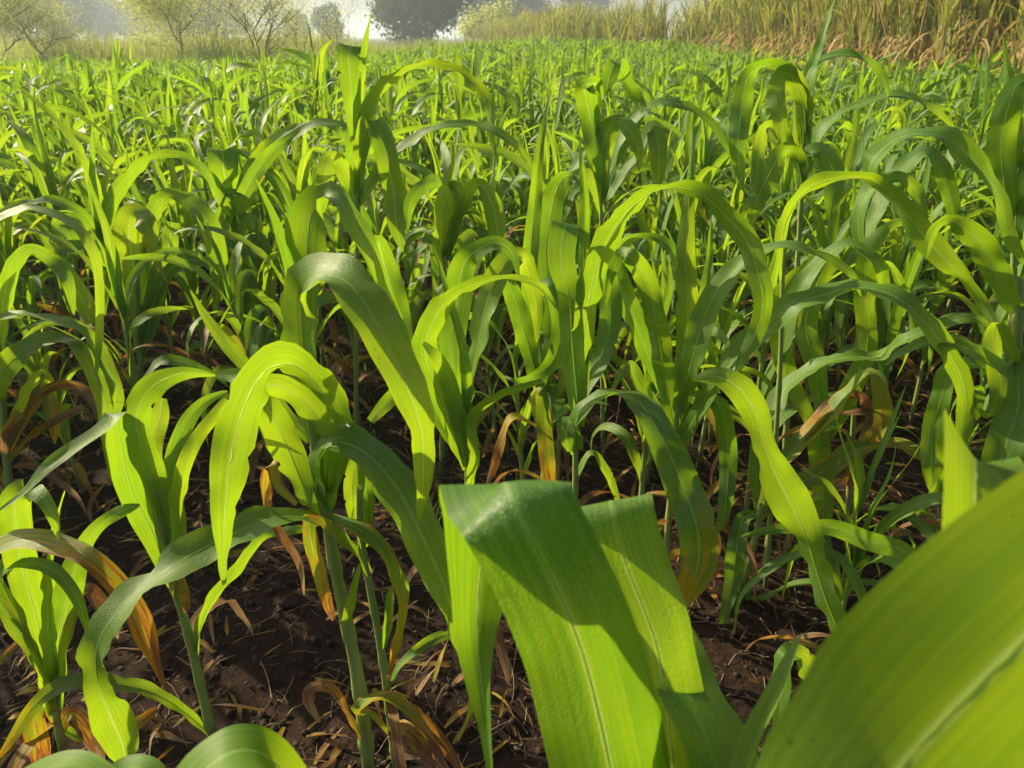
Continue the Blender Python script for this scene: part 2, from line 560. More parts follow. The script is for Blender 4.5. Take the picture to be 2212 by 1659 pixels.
def hero(label, Y, stalk, wpx, leaves, name='sorghum_plant', extra=2, lean=0.0, root=None, dewy=0.0, group='sorghum plants at the front of the field'):
    """a plant whose stalk and leaves are laid out one by one"""
    top = [at(x, y, Y) for (x, y) in stalk]
    low = top[-1]
    if root is None:
        dirn = top[-1] - top[-2] if len(top) > 1 else np.array([0, 0, -1.0])
        k = np.clip(dirn[0] / min(dirn[2], -0.02), -0.22, 0.22)
        root = (low[0] - k * low[2] * -1 * -1, Y)
    base = np.array([root[0], root[1], 0.0])
    base[2] = float(hump(base[0], base[1])) - 0.01
    P = [base]
    if low[2] > 0.06:
        P.append(base * 0.5 + np.array([low[0], low[1], low[2]]) * 0.5)
        P.append(low)
    P += [p for p in top[::-1][1:]]
    P = np.array(P)
    zc = zdepth(low)
    r = wpx / 2 * zc / 1661.0
    e = empty(name, tuple(base))
    tag(e, label, 'sorghum', group)
    V, F, uv = stalk_geo(P - base, r * 1.05, r * 0.6, [0.12, 0.28, 0.45, 0.62, 0.8])
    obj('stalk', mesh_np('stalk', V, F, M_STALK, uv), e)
    for i, lf in enumerate(leaves):
        wcm, dry, pts = lf[:3]
        kw = lf[3] if len(lf) > 3 else {}
        if dry < .5: dry = dry * 1.6 + .03
        V, uv, C = traced_leaf(Y, pts, wcm * .95, 52, 8, random.uniform(0, 6), **kw)
        me = mesh_np('leaf', V - base, grid_faces(52, 9), M_LEAF, uv, {'rnd': random.random(), 'dry': dry, 'dew': 0.9 if Y > .5 else dewy})
        lo = obj('leaf', me, e)
        if dry < .55:
            tt = np.linspace(0, 1, 26)
            V, F, uv = tube(C[::2] - base, (0.0010 * (1 - tt) + 0.00012) * (1 if Y > .5 else .8), 5)
            obj('midrib', mesh_np('midrib', V, F, M_RIB, uv), lo)
        if dewy and i < 2:
            dew_drops(np.array([v.co[:] for v in me.vertices]).reshape(52, 9, 3), lo)
    zt = P[-1][2]
    for i in range(extra):
        h = random.uniform(0.16, 0.42) * min(zt, 0.9)
        k = np.interp(h, P[:, 2], P[:, 0]), np.interp(h, P[:, 2], P[:, 1])
        V, uv = free_leaf(np.array([k[0], k[1], h]), random.uniform(0, 6.28), random.uniform(0.24, 0.38), random.uniform(0.018, 0.034), R(random.uniform(20, 55)), R(-95), 0.6,
                          random.uniform(-2.5, 2.5), 18, 4, random.uniform(0, 6))
        me = mesh_np('leaf', V - base, grid_faces(18, 5), M_LEAF, uv, {'rnd': random.random(), 'dry': random.uniform(0.9, 1.35), 'dew': 0.0})
        obj('leaf', me, e)
    SPOTS.append((base[0], base[1]))
    return e


# each plant: label, ground distance, stalk points (top to bottom), stalk width, leaves (width in cm, withering, points)
FRONT = 'broad leaved sorghum plants close in front'
hero('sorghum plant with very broad blade folded over at the top, dew beads along the fold', 0.27, [(1420, 1990), (1425, 2100)], 40, [
    (7.4, .0, [(1370, 1950, 200, 6), (1345, 1800, 270, 8), (1319, 1659, 292, 9), (1268, 1441, 288, 9), (1225, 1320, 284, 9), (1175, 1215, 282, 9), (1130, 1130, 286, 9), (1104, 1075, 290, 10), (1092, 1044, 290, 12),
               (1086, 1046, 285, 16), (1076, 1075, 250, 19), (1052, 1150, 190, 21), (1034, 1270, 130, 22), (1030, 1380, 90, 22), (1040, 1480, 56, 21), (1054, 1580, 28, 20), (1064, 1700, 6, 19)], dict(crease=-.34, wave=.08, sgn=1)),
    (7.0, .0, [(1430, 1980, 80, 3), (1460, 1750, 150, 9), (1450, 1600, 160, 12), (1420, 1400, 180, 14), (1345, 1200, 190, 17), (1318, 1085, 185, 19), (1325, 1110, 170, 25), (1330, 1200, 130, 28), (1330, 1330, 60, 30)], dict(crease=-.05, wave=.08)),
    (7.0, .0, [(1440, 1990, 60, 3), (1540, 1800, 120, 7), (1555, 1690, 130, 10), (1500, 1530, 140, 13), (1440, 1400, 140, 17), (1390, 1300, 110, 21), (1350, 1240, 60, 25), (1320, 1200, 10, 28)]),
    (3.5, .0, [(1450, 1990, 50, 3), (1560, 1780, 70, 6), (1615, 1660, 62, 8), (1660, 1540, 40, 10), (1705, 1440, 22, 12), (1733, 1368, 3, 14)], dict(crease=.4)),
], extra=0, dewy=.8, group=FRONT)
hero('sorghum plant with one huge glowing slanting blade and a folded blade behind it', 0.13, [(1960, 2150), (1970, 2300)], 50, [
    (9.6, .0, [(1690, 1950, 400, 5), (1840, 1780, 440, 5), (1985, 1615, 460, 6), (2145, 1450, 470, 6), (2300, 1305, 450, 7), (2490, 1170, 380, 8), (2720, 1090, 300, 10), (2950, 1120, 150, 12), (3100, 1300, 20, 12)], dict(crease=.14, wave=.06, sgn=1)),
    (7.5, .0, [(2060, 1750, 120, 8), (2085, 1550, 160, 11), (2100, 1350, 185, 14), (2106, 1150, 190, 17), (2108, 1030, 180, 19), (2108, 992, 170, 22), (2109, 1010, 150, 27), (2110, 1060, 60, 30)], dict(crease=.22, wave=.03, sgn=1)),
], extra=0, group=FRONT)
hero('sorghum plant with a low arched blade rounded like a hump over the bare soil', 0.36, [(330, 2000), (335, 2100)], 34, [
    (6.5, .0, [(335, 1960, 40, 0), (350, 1840, 60, 0), (400, 1720, 90, 1), (470, 1640, 90, 2), (540, 1620, 90, 3), (610, 1660, 80, 4), (680, 1760, 50, 5), (720, 1880, 8, 5)], dict(crease=.08, wave=.02)),
    (6.0, .0, [(325, 1960, 40, 1), (300, 1820, 60, 3), (250, 1720, 70, 6), (150, 1668, 64, 9), (60, 1690, 60, 11), (-40, 1760, 40, 12), (-90, 1850, 6, 12)], dict(crease=.08, wave=.03)),
    (5.0, .0, [(335, 1960, 30, 2), (345, 1800, 50, 6), (335, 1700, 60, 9), (300, 1660, 50, 11), (250, 1680, 30, 12), (220, 1750, 6, 12)]),
], extra=0, group=FRONT)

hero('sorghum plant with a silvery dew wet blade bowed over its whorl above bare soil', 1.088, [(318, 1000), (352, 1150), (375, 1266), (395, 1326), (420, 1424), (459, 1592)], 19, [
    (5.2, .0, [(372, 1230, 22, 0), (345, 1110, 40, -1), (312, 985, 60, -3), (294, 905, 56, -6), (319, 846, 60, -9), (360, 816, 44, -9), (412, 805, 26, -6), (465, 811, 6, -3)]),
    (5.2, .0, [(374, 1262, 26, 0), (330, 1150, 52, 1), (285, 1060, 60, 0), (258, 940, 46, -3), (252, 888, 40, -6), (228, 925, 26, -8), (165, 965, 28, -11), (100, 1010, 24, -14), (50, 1065, 14, -16), (-5, 1105, 4, -17)]),
    (4.5, .0, [(372, 1240, 22, 0), (370, 1120, 40, 1), (376, 1010, 44, 2), (400, 920, 36, 4), (440, 870, 26, 5), (492, 845, 10, 6)]),
    (4.5, .05, [(370, 1250, 24, 0), (340, 1100, 50, 3), (322, 980, 54, 5), (345, 900, 40, 7), (350, 860, 20, 8)]),
    (3.4, .1, [(423, 1420, 10, 0), (433, 1355, 16, 0), (458, 1295, 22, -1), (500, 1248, 24, -1), (533, 1200, 24, -2), (570, 1157, 22, -2), (620, 1147, 22, -3), (665, 1140, 14, -3), (692, 1130, 4, -3)]),
    (3.4, .24, [(455, 1588, 8, 0), (400, 1540, 22, -2), (340, 1500, 26, -4), (270, 1480, 34, -6), (190, 1470, 34, -8), (120, 1485, 34, -9), (70, 1530, 30, -10), (30, 1590, 22, -10), (-5, 1640, 8, -10)]),
    (2.6, .35, [(380, 1290, 8, 0), (388, 1250, 20, -1), (400, 1290, 22, -2), (402, 1325, 8, -2)]),
    (3.4, .0, [(373, 1250, 20, 0), (388, 1180, 30, -1), (385, 1080, 34, -3), (400, 1000, 34, -5), (430, 940, 30, -6), (470, 890, 26, -7), (492, 850, 6, -7)]),
], extra=1)

hero('sorghum plant with a huge hanging dewy blade folded over beside its upright yellow green leaf', 1.0, [(655, 846), (677, 932), (690, 1050), (704, 1110), (725, 1230), (750, 1350), (775, 1480), (797, 1665)], 27, [
    (7.0, .02, [(700, 1090, 30, 0), (742, 940, 36, -1), (710, 870, 60, -3), (668, 812, 64, -6), (625, 786, 44, -10), (572, 800, 70, -14), (535, 860, 84, -17), (512, 930, 92, -18), (500, 985, 90, -19), (490, 1057, 72, -19), (484, 1155, 38, -18), (485, 1270, 5, -17)]),
    (7.2, .18, [(698, 1112, 40, 0), (682, 1060, 46, -1), (690, 990, 34, -3), (722, 955, 50, -6), (775, 968, 74, -9), (819, 1006, 84, -11), (862, 1061, 92, -13), (900, 1134, 96, -15), (930, 1198, 88, -16), (956, 1258, 72, -17), (982, 1335, 52, -17), (1007, 1420, 28, -17), (1020, 1505, 14, -16), (990, 1600, 4, -15)]),
    (7.2, .13, [(680, 960, 24, 0), (662, 860, 40, 0), (655, 770, 66, -2), (650, 700, 76, -4), (650, 645, 80, -7), (672, 600, 80, -11), (733, 598, 84, -15), (778, 640, 94, -18), (815, 700, 96, -20), (845, 763, 96, -21), (875, 820, 84, -22), (898, 880, 66, -22), (910, 930, 58, -21), (915, 985, 50, -20), (913, 1060, 30, -18), (905, 1130, 6, -17)]),
    (6.5, .06, [(668, 880, 24, 1), (655, 720, 60, 3), (658, 600, 80, 3), (664, 530, 84, 3), (670, 468, 84, 2), (700, 428, 74, -1), (732, 428, 40, -3), (763, 482, 40, -4), (793, 539, 40, -5), (815, 595, 32, -5), (838, 640, 22, -4), (870, 688, 5, -4)]),
    (3.6, .0, [(662, 760, 30, 2), (643, 640, 40, 3), (622, 570, 34, 3), (595, 490, 24, 3), (570, 430, 13, 3), (552, 386, 2, 3)], dict(crease=.35)),
    (3.0, .0, [(672, 950, 26, 2), (600, 880, 34, 4), (540, 805, 34, 6), (490, 745, 30, 7), (445, 685, 20, 8), (410, 626, 2, 9)], dict(crease=.25)),
    (5.5, .0, [(704, 1060, 26, 0), (708, 970, 44, -2), (680, 895, 56, -4), (625, 845, 56, -6), (575, 832, 46, -8), (535, 860, 30, -9), (515, 910, 8, -9)]),
    (5.5, .03, [(668, 1095, 18, 0), (652, 1045, 46, -1), (618, 960, 72, -3), (585, 895, 66, -5), (555, 845, 52, -4), (520, 815, 40, -2), (470, 810, 20, 0)]),
    (6.5, .05, [(702, 1118, 16, 0), (650, 1117, 32, -3), (594, 1117, 46, -6), (530, 1140, 60, -9), (470, 1170, 76, -12), (400, 1205, 84, -15), (340, 1252, 40, -18), (275, 1300, 56, -20), (225, 1358, 72, -22), (205, 1420, 56, -22), (214, 1484, 50, -21), (239, 1550, 86, -20), (265, 1610, 64, -19), (275, 1680, 8, -18)]),
    (3.6, .3, [(705, 1116, 20, 0), (755, 1133, 28, -2), (800, 1160, 34, -4), (838, 1205, 34, -6), (862, 1260, 28, -7), (868, 1310, 24, -8), (860, 1370, 20, -8), (845, 1430, 14, -8), (838, 1475, 3, -8)]),
    (2.6, .38, [(664, 1110, 20, -2), (672, 1170, 34, -3), (690, 1240, 30, -3), (706, 1300, 24, -3), (722, 1340, 10, -2)]),
    (2.0, .1, [(738, 1350, 10, -2), (752, 1330, 20, -3), (765, 1270, 18, -3), (778, 1215, 4, -3)]),
    (2.6, .85, [(640, 1090, 10, 2), (600, 1050, 26, 3), (585, 1000, 26, 4), (572, 1060, 22, 4), (585, 1120, 18, 4), (620, 1175, 18, 3), (648, 1225, 14, 3), (657, 1285, 3, 3)]),
    (1.8, .9, [(782, 1600, 8, -1), (755, 1545, 14, -3), (720, 1490, 22, -4), (680, 1482, 26, -5), (665, 1510, 24, -6), (690, 1560, 8, -6)]),
], extra=0)

hero('thin sorghum plant leaning close beside the thick double sheathed stalk', 1.0, [(775, 1050), (781, 1177), (799, 1270), (829, 1441), (858, 1665)], 17, [
    (3.6, .05, [(788, 1185, 16, 0), (765, 1110, 34, 1), (762, 1040, 40, 2), (770, 985, 26, 3)]),
    (3.6, .05, [(782, 1180, 16, 0), (795, 1110, 34, 1), (790, 1030, 36, 2), (780, 980, 20, 3)]),
    (2.0, .1, [(832, 1400, 8, -1), (840, 1340, 20, -2), (842, 1290, 16, -2), (850, 1260, 4, -2)]),
    (3.4, .25, [(798, 1240, 16, 0), (770, 1195, 22, -1), (735, 1160, 24, -2), (700, 1130, 22, -3), (665, 1112, 10, -3)]),
    (3.4, .66, [(850, 1590, 8, 0), (800, 1540, 18, -2), (775, 1530, 16, -3), (820, 1505, 20, -4), (865, 1520, 30, -5), (905, 1550, 34, -6), (956, 1608, 30, -7), (1000, 1670, 14, -7)]),
    (3.6, .72, [(850, 1620, 10, 0), (850, 1580, 20, -3), (880, 1580, 36, -5), (920, 1620, 46, -6), (960, 1670, 30, -6)]),
    (1.8, .1, [(842, 1480, 8, 0), (862, 1440, 14, 1), (905, 1400, 22, 3), (950, 1375, 24, 5), (985, 1370, 10, 6)]),
], extra=1)

hero('sorghum plant with an arching pale blade reaching over the dark gap and a narrow spike', 1.42, [(1005, 960), (1008, 1010), (1012, 1100)], 13, [
    (6.0, .04, [(1007, 1010, 16, 0), (960, 880, 40, -1), (920, 775, 54, -3), (928, 700, 60, -4), (975, 642, 44, -6), (1045, 606, 28, -8), (1110, 600, 24, -10), (1160, 615, 26, -11), (1190, 645, 14, -11), (1207, 674, 3, -11)]),
    (2.6, .0, [(1010, 960, 22, 0), (1012, 850, 26, 0), (1000, 745, 22, 0), (970, 640, 16, 0), (935, 527, 2, 0)], dict(crease=.35)),
    (6.0, .05, [(1004, 1000, 16, 2), (985, 850, 34, 5), (972, 740, 60, 7), (985, 640, 66, 8), (1005, 570, 62, 8), (1040, 530, 54, 5), (1078, 522, 50, 2), (1105, 548, 24, 0), (1120, 600, 6, 0)]),
    (6.0, .02, [(1008, 1000, 14, 0), (1018, 850, 18, 1), (1030, 740, 34, 2), (1055, 650, 52, 3), (1090, 575, 58, 4), (1120, 545, 54, 7), (1140, 575, 40, 10), (1155, 660, 30, 11), (1160, 740, 8, 11)]),
    (4.0, .04, [(1006, 1010, 18, -1), (988, 920, 34, -3), (968, 830, 40, -5), (945, 770, 34, -6), (915, 740, 10, -6)]),
    (4.5, .05, [(1003, 990, 14, 1), (930, 880, 36, 4), (880, 770, 50, 7), (850, 660, 60, 9), (830, 570, 56, 10), (815, 520, 40, 8), (795, 530, 20, 6)]),
    (3.5, .1, [(1006, 990, 14, 2), (1000, 900, 24, 4), (960, 840, 36, 5), (900, 820, 50, 5), (840, 860, 44, 4), (800, 910, 20, 3)]),
    (4.0, .12, [(1012, 1060, 12, -2), (1030, 1000, 24, -4), (1025, 900, 28, -5), (1070, 860, 26, -6), (1130, 835, 24, -7), (1180, 820, 10, -8)]),
], extra=3)

hero('sorghum plant with a tall bright yellow green upright spike and a blue green curling leaf', 1.62, [(1165, 720), (1170, 830), (1174, 1000)], 12, [
    (4.2, .0, [(1167, 860, 26, 0), (1152, 700, 36, 0), (1149, 570, 38, 0), (1155, 430, 32, 0), (1170, 320, 20, 0), (1190, 195, 2, 0)], dict(crease=.3)),
    (5.0, .05, [(1168, 850, 20, 0), (1140, 730, 44, -1), (1112, 640, 44, -2), (1085, 590, 34, 0), (1060, 570, 10, 2)]),
    (5.0, .03, [(1172, 860, 20, -1), (1160, 700, 24, -3), (1175, 615, 36, -5), (1200, 645, 40, -7), (1210, 720, 42, -9), (1195, 780, 42, -10), (1160, 812, 28, -11), (1115, 822, 20, -12), (1092, 812, 3, -12)]),
    (4.5, .02, [(1170, 900, 18, 0), (1190, 700, 36, 2), (1180, 560, 50, 4), (1185, 470, 56, 6), (1205, 400, 46, 6), (1230, 375, 24, 6), (1255, 400, 4, 5)]),
    (3.6, .75, [(1172, 930, 10, -1), (1110, 900, 18, -4), (1080, 960, 24, -6), (1062, 1010, 18, -7), (1048, 1055, 3, -7)]),
    (3.4, .3, [(1172, 950, 14, 0), (1160, 880, 26, -2), (1165, 840, 30, -3), (1175, 920, 34, -4), (1185, 1000, 36, -4), (1190, 1070, 20, -4)]),
], extra=3)

hero('sorghum plant with a long bowed blade torn near its end beside a silvery upright leaf', 1.42, [(1258, 800), (1248, 900), (1243, 966), (1243, 1076)], 14, [
    (6.0, .0, [(1250, 920, 24, 0), (1245, 850, 44, 0), (1232, 740, 52, -1), (1222, 640, 50, -2), (1215, 560, 60, -3), (1217, 500, 62, -3), (1219, 484, 62, 0), (1221, 488, 56, 4), (1224, 500, 20, 7)], dict(crease=-.03, wave=.06)),
    (3.2, .0, [(1256, 860, 26, 0), (1262, 700, 28, 0), (1266, 560, 28, 0), (1263, 440, 23, 0), (1256, 350, 12, 0), (1251, 300, 2, 0)], dict(crease=.35)),
    (6.4, .06, [(1252, 880, 26, 0), (1256, 770, 44, -1), (1268, 660, 52, -2), (1295, 560, 58, -4), (1340, 480, 54, -6), (1395, 425, 26, -8), (1440, 404, 22, -9), (1500, 412, 48, -10), (1560, 450, 56, -12), (1610, 520, 54, -13), (1638, 590, 50, -14), (1650, 645, 42, -14), (1638, 705, 40, -13), (1612, 770, 32, -12), (1588, 808, 8, -12)]),
    (6.4, .22, [(1244, 970, 34, 0), (1250, 905, 40, -2), (1288, 866, 26, -5), (1328, 850, 26, -8), (1370, 862, 44, -11), (1405, 905, 70, -14), (1442, 970, 80, -17), (1480, 1060, 88, -20), (1505, 1140, 88, -21), (1510, 1210, 82, -22), (1496, 1270, 52, -22), (1480, 1314, 5, -22)]),
    (4.0, .05, [(1242, 980, 14, 0), (1236, 930, 30, -1), (1232, 895, 34, -3), (1225, 940, 34, -4), (1230, 975, 10, -4)]),
    (3.0, .1, [(1244, 1040, 12, 0), (1275, 975, 20, 2), (1310, 1020, 22, 3), (1335, 1080, 12, 3)]),
    (5.0, .05, [(1255, 870, 20, 2), (1300, 760, 44, 5), (1320, 680, 50, 7), (1310, 610, 54, 8), (1290, 570, 50, 7), (1275, 600, 24, 6), (1270, 660, 6, 6)]),
], extra=2)

hero('sorghum plant with a broad upright sword leaf striped by shadows', 1.5, [(1470, 820), (1462, 900), (1450, 1050)], 15, [
    (4.6, .0, [(1464, 900, 34, 0), (1476, 800, 46, 0), (1484, 690, 54, 0), (1486, 560, 46, 0), (1490, 430, 26, 0), (1493, 330, 12, 0), (1496, 264, 2, 0)], dict(crease=.3)),
    (2.6, .0, [(1478, 840, 24, 1), (1505, 720, 28, 2), (1520, 620, 26, 2), (1530, 540, 16, 2), (1537, 466, 2, 2)], dict(crease=.35)),
    (5.8, .02, [(1468, 890, 36, 0), (1495, 775, 54, -2), (1532, 670, 60, -3), (1580, 595, 52, -4), (1630, 550, 38, -5), (1690, 530, 28, -6), (1740, 546, 26, -7), (1800, 562, 32, -8), (1842, 592, 20, -8), (1860, 640, 4, -8)]),
    (5.4, .08, [(1456, 920, 30, 0), (1440, 820, 46, -1), (1420, 710, 48, -3), (1392, 610, 50, -4), (1360, 556, 50, -5), (1335, 552, 40, -3), (1315, 600, 20, -2), (1308, 660, 5, -2)]),
    (5.4, .0, [(1458, 900, 24, 3), (1400, 760, 44, 6), (1350, 640, 50, 8), (1330, 560, 44, 9), (1350, 520, 30, 8), (1395, 508, 26, 6), (1440, 530, 28, 4), (1470, 590, 20, 3)]),
    (5.8, .0, [(1470, 960, 30, -2), (1530, 850, 40, -4), (1590, 770, 56, -6), (1655, 695, 76, -9), (1720, 655, 72, -11), (1790, 632, 52, -13), (1860, 622, 40, -15), (1930, 640, 44, -17), (2000, 690, 50, -19), (2055, 770, 46, -20), (2082, 850, 36, -20), (2080, 930, 32, -19), (2058, 1000, 26, -18), (2022, 1052, 16, -18), (1990, 1095, 9, -17), (1968, 1135, 2, -17)]),
    (4.0, .05, [(1452, 1000, 20, 0), (1420, 900, 34, 1), (1385, 830, 36, 1), (1360, 790, 30, 0), (1340, 800, 20, -1), (1320, 850, 5, -2)]),
    (4.4, .1, [(1455, 1000, 20, -1), (1500, 900, 40, -3), (1540, 860, 40, -4), (1560, 920, 40, -5), (1570, 1000, 40, -5), (1560, 1100, 30, -5), (1545, 1160, 6, -5)]),
], extra=3)

hero('sorghum plant with a pale twisted ribbon leaf hanging in front of dark soil', 0.98, [(1905, 1500), (1880, 1600), (1860, 1700)], 20, [
    (6.0, .03, [(1900, 1560, 30, 0), (1860, 1470, 36, -2), (1815, 1375, 42, -4), (1776, 1275, 50, -5), (1752, 1195, 42, -6), (1735, 1140, 76, -7), (1705, 1080, 92, -8), (1672, 1015, 70, -9), (1648, 955, 44, -10), (1636, 900, 62, -12), (1602, 842, 64, -13), (1560, 812, 46, -13), (1520, 812, 28, -12), (1495, 820, 8, -12)]),
    (5.5, .1, [(1895, 1560, 30, 0), (1860, 1490, 60, -2), (1800, 1470, 70, -4), (1740, 1440, 60, -6), (1700, 1410, 50, -8), (1690, 1480, 40, -9), (1685, 1580, 30, -9), (1690, 1680, 10, -9)]),
    (3.4, .08, [(1895, 1580, 14, 2), (1860, 1500, 20, 4), (1930, 1350, 24, 8), (1990, 1240, 26, 10), (1950, 1190, 40, 10), (1880, 1170, 44, 9), (1800, 1140, 38, 8), (1730, 1140, 26, 7), (1660, 1145, 20, 6), (1600, 1160, 5, 5)]),
    (2.4, .1, [(1890, 1560, 10, 3), (1890, 1400, 18, 8), (1850, 1260, 22, 12), (1790, 1190, 20, 14), (1720, 1200, 18, 14), (1650, 1240, 14, 13), (1600, 1290, 10, 12), (1585, 1370, 4, 12)]),
], extra=2)

hero('sorghum plant on a pale green leaning stalk with thin drooping leaves', 1.5, [(1645, 1090), (1632, 1160), (1606, 1260), (1570, 1420)], 16, [
    (3.6, .05, [(1640, 1110, 14, 0), (1610, 1120, 36, -2), (1590, 1190, 44, -4), (1580, 1260, 38, -5), (1565, 1330, 22, -5), (1555, 1390, 5, -5)]),
    (3.0, .1, [(1590, 1330, 12, 0), (1620, 1270, 22, -1), (1650, 1230, 24, -3), (1700, 1200, 22, -4), (1760, 1190, 10, -4)]),
    (2.6, .15, [(1605, 1290, 10, 0), (1650, 1290, 18, -2), (1720, 1265, 20, -3), (1790, 1258, 24, -5), (1870, 1262, 24, -7), (1950, 1270, 10, -8)]),
    (5.5, .3, [(1640, 1110, 20, 1), (1690, 1000, 36, 3), (1780, 900, 40, 5), (1830, 850, 34, 6), (1880, 800, 30, 7), (1905, 860, 40, 5), (1900, 920, 40, 4), (1860, 980, 36, 3), (1830, 1050, 20, 3)]),
    (5.0, .3, [(1638, 1120, 20, 2), (1700, 1060, 40, 4), (1790, 1010, 64, 4), (1850, 970, 60, 3), (1930, 955, 40, 2), (2000, 990, 34, 0), (2050, 1060, 20, -1), (2070, 1120, 5, -1)]),
    (4.0, .8, [(1640, 1100, 14, 3), (1720, 960, 28, 6), (1800, 880, 34, 8), (1850, 850, 34, 9), (1880, 880, 30, 9), (1850, 890, 24, 8), (1800, 895, 5, 7)]),
    (5.5, .05, [(1640, 1100, 20, 4), (1640, 1000, 40, 7), (1660, 900, 46, 9), (1700, 840, 40, 10), (1750, 800, 36, 9), (1830, 775, 36, 7), (1900, 770, 34, 5), (1960, 735, 30, 3), (2040, 700, 44, 1), (2100, 690, 36, 0), (2170, 712, 20, -1), (2210, 740, 4, -1)]),
], extra=2)

hero('sorghum plant with a hanging strip leaf under the great arching blade', 1.7, [(1780, 860), (1770, 1000), (1755, 1150)], 13, [
    (4.2, .05, [(1775, 980, 20, 0), (1790, 900, 30, -2), (1785, 880, 44, -5), (1772, 940, 48, -7), (1772, 1000, 48, -8), (1778, 1080, 44, -8), (1780, 1150, 24, -8), (1782, 1200, 5, -8)]),
    (5.0, .03, [(1778, 960, 20, 0), (1760, 800, 44, 2), (1745, 700, 50, 3), (1760, 620, 50, 3), (1785, 560, 46, 1), (1770, 550, 34, -2), (1745, 600, 34, -4), (1735, 660, 24, -4), (1725, 720, 5, -4)]),
    (5.0, .06, [(1780, 960, 20, 0), (1830, 860, 50, -1), (1870, 760, 40, -2), (1868, 640, 46, -3), (1880, 540, 44, -4), (1915, 490, 30, -4), (1960, 478, 16, -4)]),
    (4.6, .04, [(1776, 960, 20, 1), (1700, 820, 44, 3), (1680, 720, 50, 4), (1690, 640, 44, 4), (1720, 590, 30, 3), (1770, 570, 20, 1)]),
], extra=3)

hero('sorghum plant with a twisted leaf showing its broad dark underside', 1.55, [(1695, 520), (1690, 620), (1685, 800), (1672, 1000)], 12, [
    (6.0, .03, [(1690, 600, 10, 0), (1694, 530, 16, -1), (1708, 460, 24, -2), (1755, 408, 36, -3), (1830, 388, 36, -5), (1890, 400, 38, -6), (1930, 425, 22, -7), (1965, 470, 54, -8), (2010, 530, 68, -9), (2060, 580, 54, -9), (2096, 612, 22, -9), (2125, 655, 28, -9), (2150, 710, 14, -9), (2160, 760, 3, -9)]),
    (4.6, .04, [(1688, 780, 20, 0), (1720, 640, 40, 3), (1760, 570, 40, 4), (1830, 530, 30, 4), (1890, 560, 34, 2), (1910, 620, 24, 1), (1920, 700, 5, 1)]),
], extra=2)

hero('sorghum plant with a bright dewy hump backed leaf near the tall upright spike', 1.75, [(1868, 420), (1862, 560), (1850, 800)], 12, [
    (6.4, .0, [(1866, 480, 16, 0), (1872, 400, 26, -1), (1886, 348, 38, -2), (1922, 308, 38, -3), (1975, 286, 34, -5), (2040, 295, 58, -7), (2092, 332, 66, -8), (2132, 376, 34, -9), (2160, 430, 26, -9), (2190, 510, 32, -9), (2214, 570, 10, -9)]),
    (5.5, .0, [(1866, 540, 20, 0), (1910, 420, 40, 3), (1960, 350, 44, 4), (2010, 330, 40, 4), (2040, 380, 40, 3), (2060, 450, 30, 2), (2070, 520, 6, 2)]),
    (5.0, .0, [(1864, 560, 20, -1), (1850, 460, 30, -2), (1890, 400, 40, -3), (1940, 385, 40, -5), (1980, 420, 36, -6), (2000, 480, 10, -6)]),
], extra=2)

hero('tallest sorghum plant with a bright spike reaching above the sugarcane foot', 2.2, [(1740, 300), (1736, 360), (1728, 480), (1715, 700)], 13, [
    (4.6, .0, [(1738, 330, 24, 0), (1742, 230, 30, 0), (1752, 150, 26, 0), (1775, 80, 18, 0), (1803, -6, 2, 0)], dict(crease=.25)),
    (5.6, .0, [(1736, 340, 20, 0), (1732, 230, 26, -1), (1712, 160, 28, -3), (1660, 140, 34, -5), (1614, 165, 42, -7), (1598, 230, 46, -8), (1594, 310, 40, -8), (1598, 370, 24, -8), (1606, 410, 4, -8)]),
    (5.2, .0, [(1740, 320, 18, 0), (1728, 230, 36, -3), (1716, 175, 46, -5), (1694, 150, 42, -7), (1678, 190, 40, -8), (1680, 250, 34, -8), (1690, 310, 16, -8)]),
    (5.0, .0, [(1742, 260, 18, 0), (1752, 160, 26, 0), (1790, 122, 22, -1), (1850, 118, 22, -2), (1890, 145, 22, -3), (1912, 182, 12, -3), (1920, 220, 2, -3)]),
    (5.2, .02, [(1736, 420, 18, 0), (1720, 340, 34, -2), (1690, 330, 50, -5), (1655, 385, 62, -7), (1632, 440, 40, -8), (1622, 490, 5, -8)]),
    (5.2, .02, [(1738, 420, 18, 0), (1748, 335, 36, -3), (1775, 325, 46, -6), (1795, 375, 48, -8), (1796, 430, 36, -9), (1790, 480, 5, -9)]),
    (5.0, .0, [(1740, 380, 16, 1), (1765, 290, 26, 0), (1810, 250, 26, -1), (1850, 235, 20, -2), (1910, 205, 28, -3), (1960, 210, 22, -4), (2020, 235, 22, -5), (2060, 275, 8, -5)]),
    (5.0, .0, [(1735, 390, 16, 1), (1700, 300, 24, -2), (1660, 270, 30, -4), (1640, 330, 30, -6), (1630, 400, 22, -7), (1600, 460, 5, -7)]),
], extra=2)

hero('sorghum plant with a pointed leaf tip over dark folded blades', 1.75, [(2196, 420), (2190, 560), (2180, 800)], 15, [
    (4.4, .05, [(2194, 480, 30, 0), (2190, 350, 40, 0), (2188, 240, 36, 0), (2180, 165, 22, 0), (2166, 70, 2, 0)], dict(crease=.25)),
    (6.0, .0, [(2192, 500, 26, 0), (2170, 400, 50, -1), (2165, 300, 60, -2), (2180, 210, 56, -3), (2212, 170, 50, -5), (2260, 190, 40, -7), (2300, 260, 10, -8)]),
    (5.0, .0, [(2194, 520, 26, -1), (2190, 400, 40, -2), (2206, 330, 40, -3), (2230, 290, 36, -3), (2260, 300, 20, -3)]),
], extra=1)

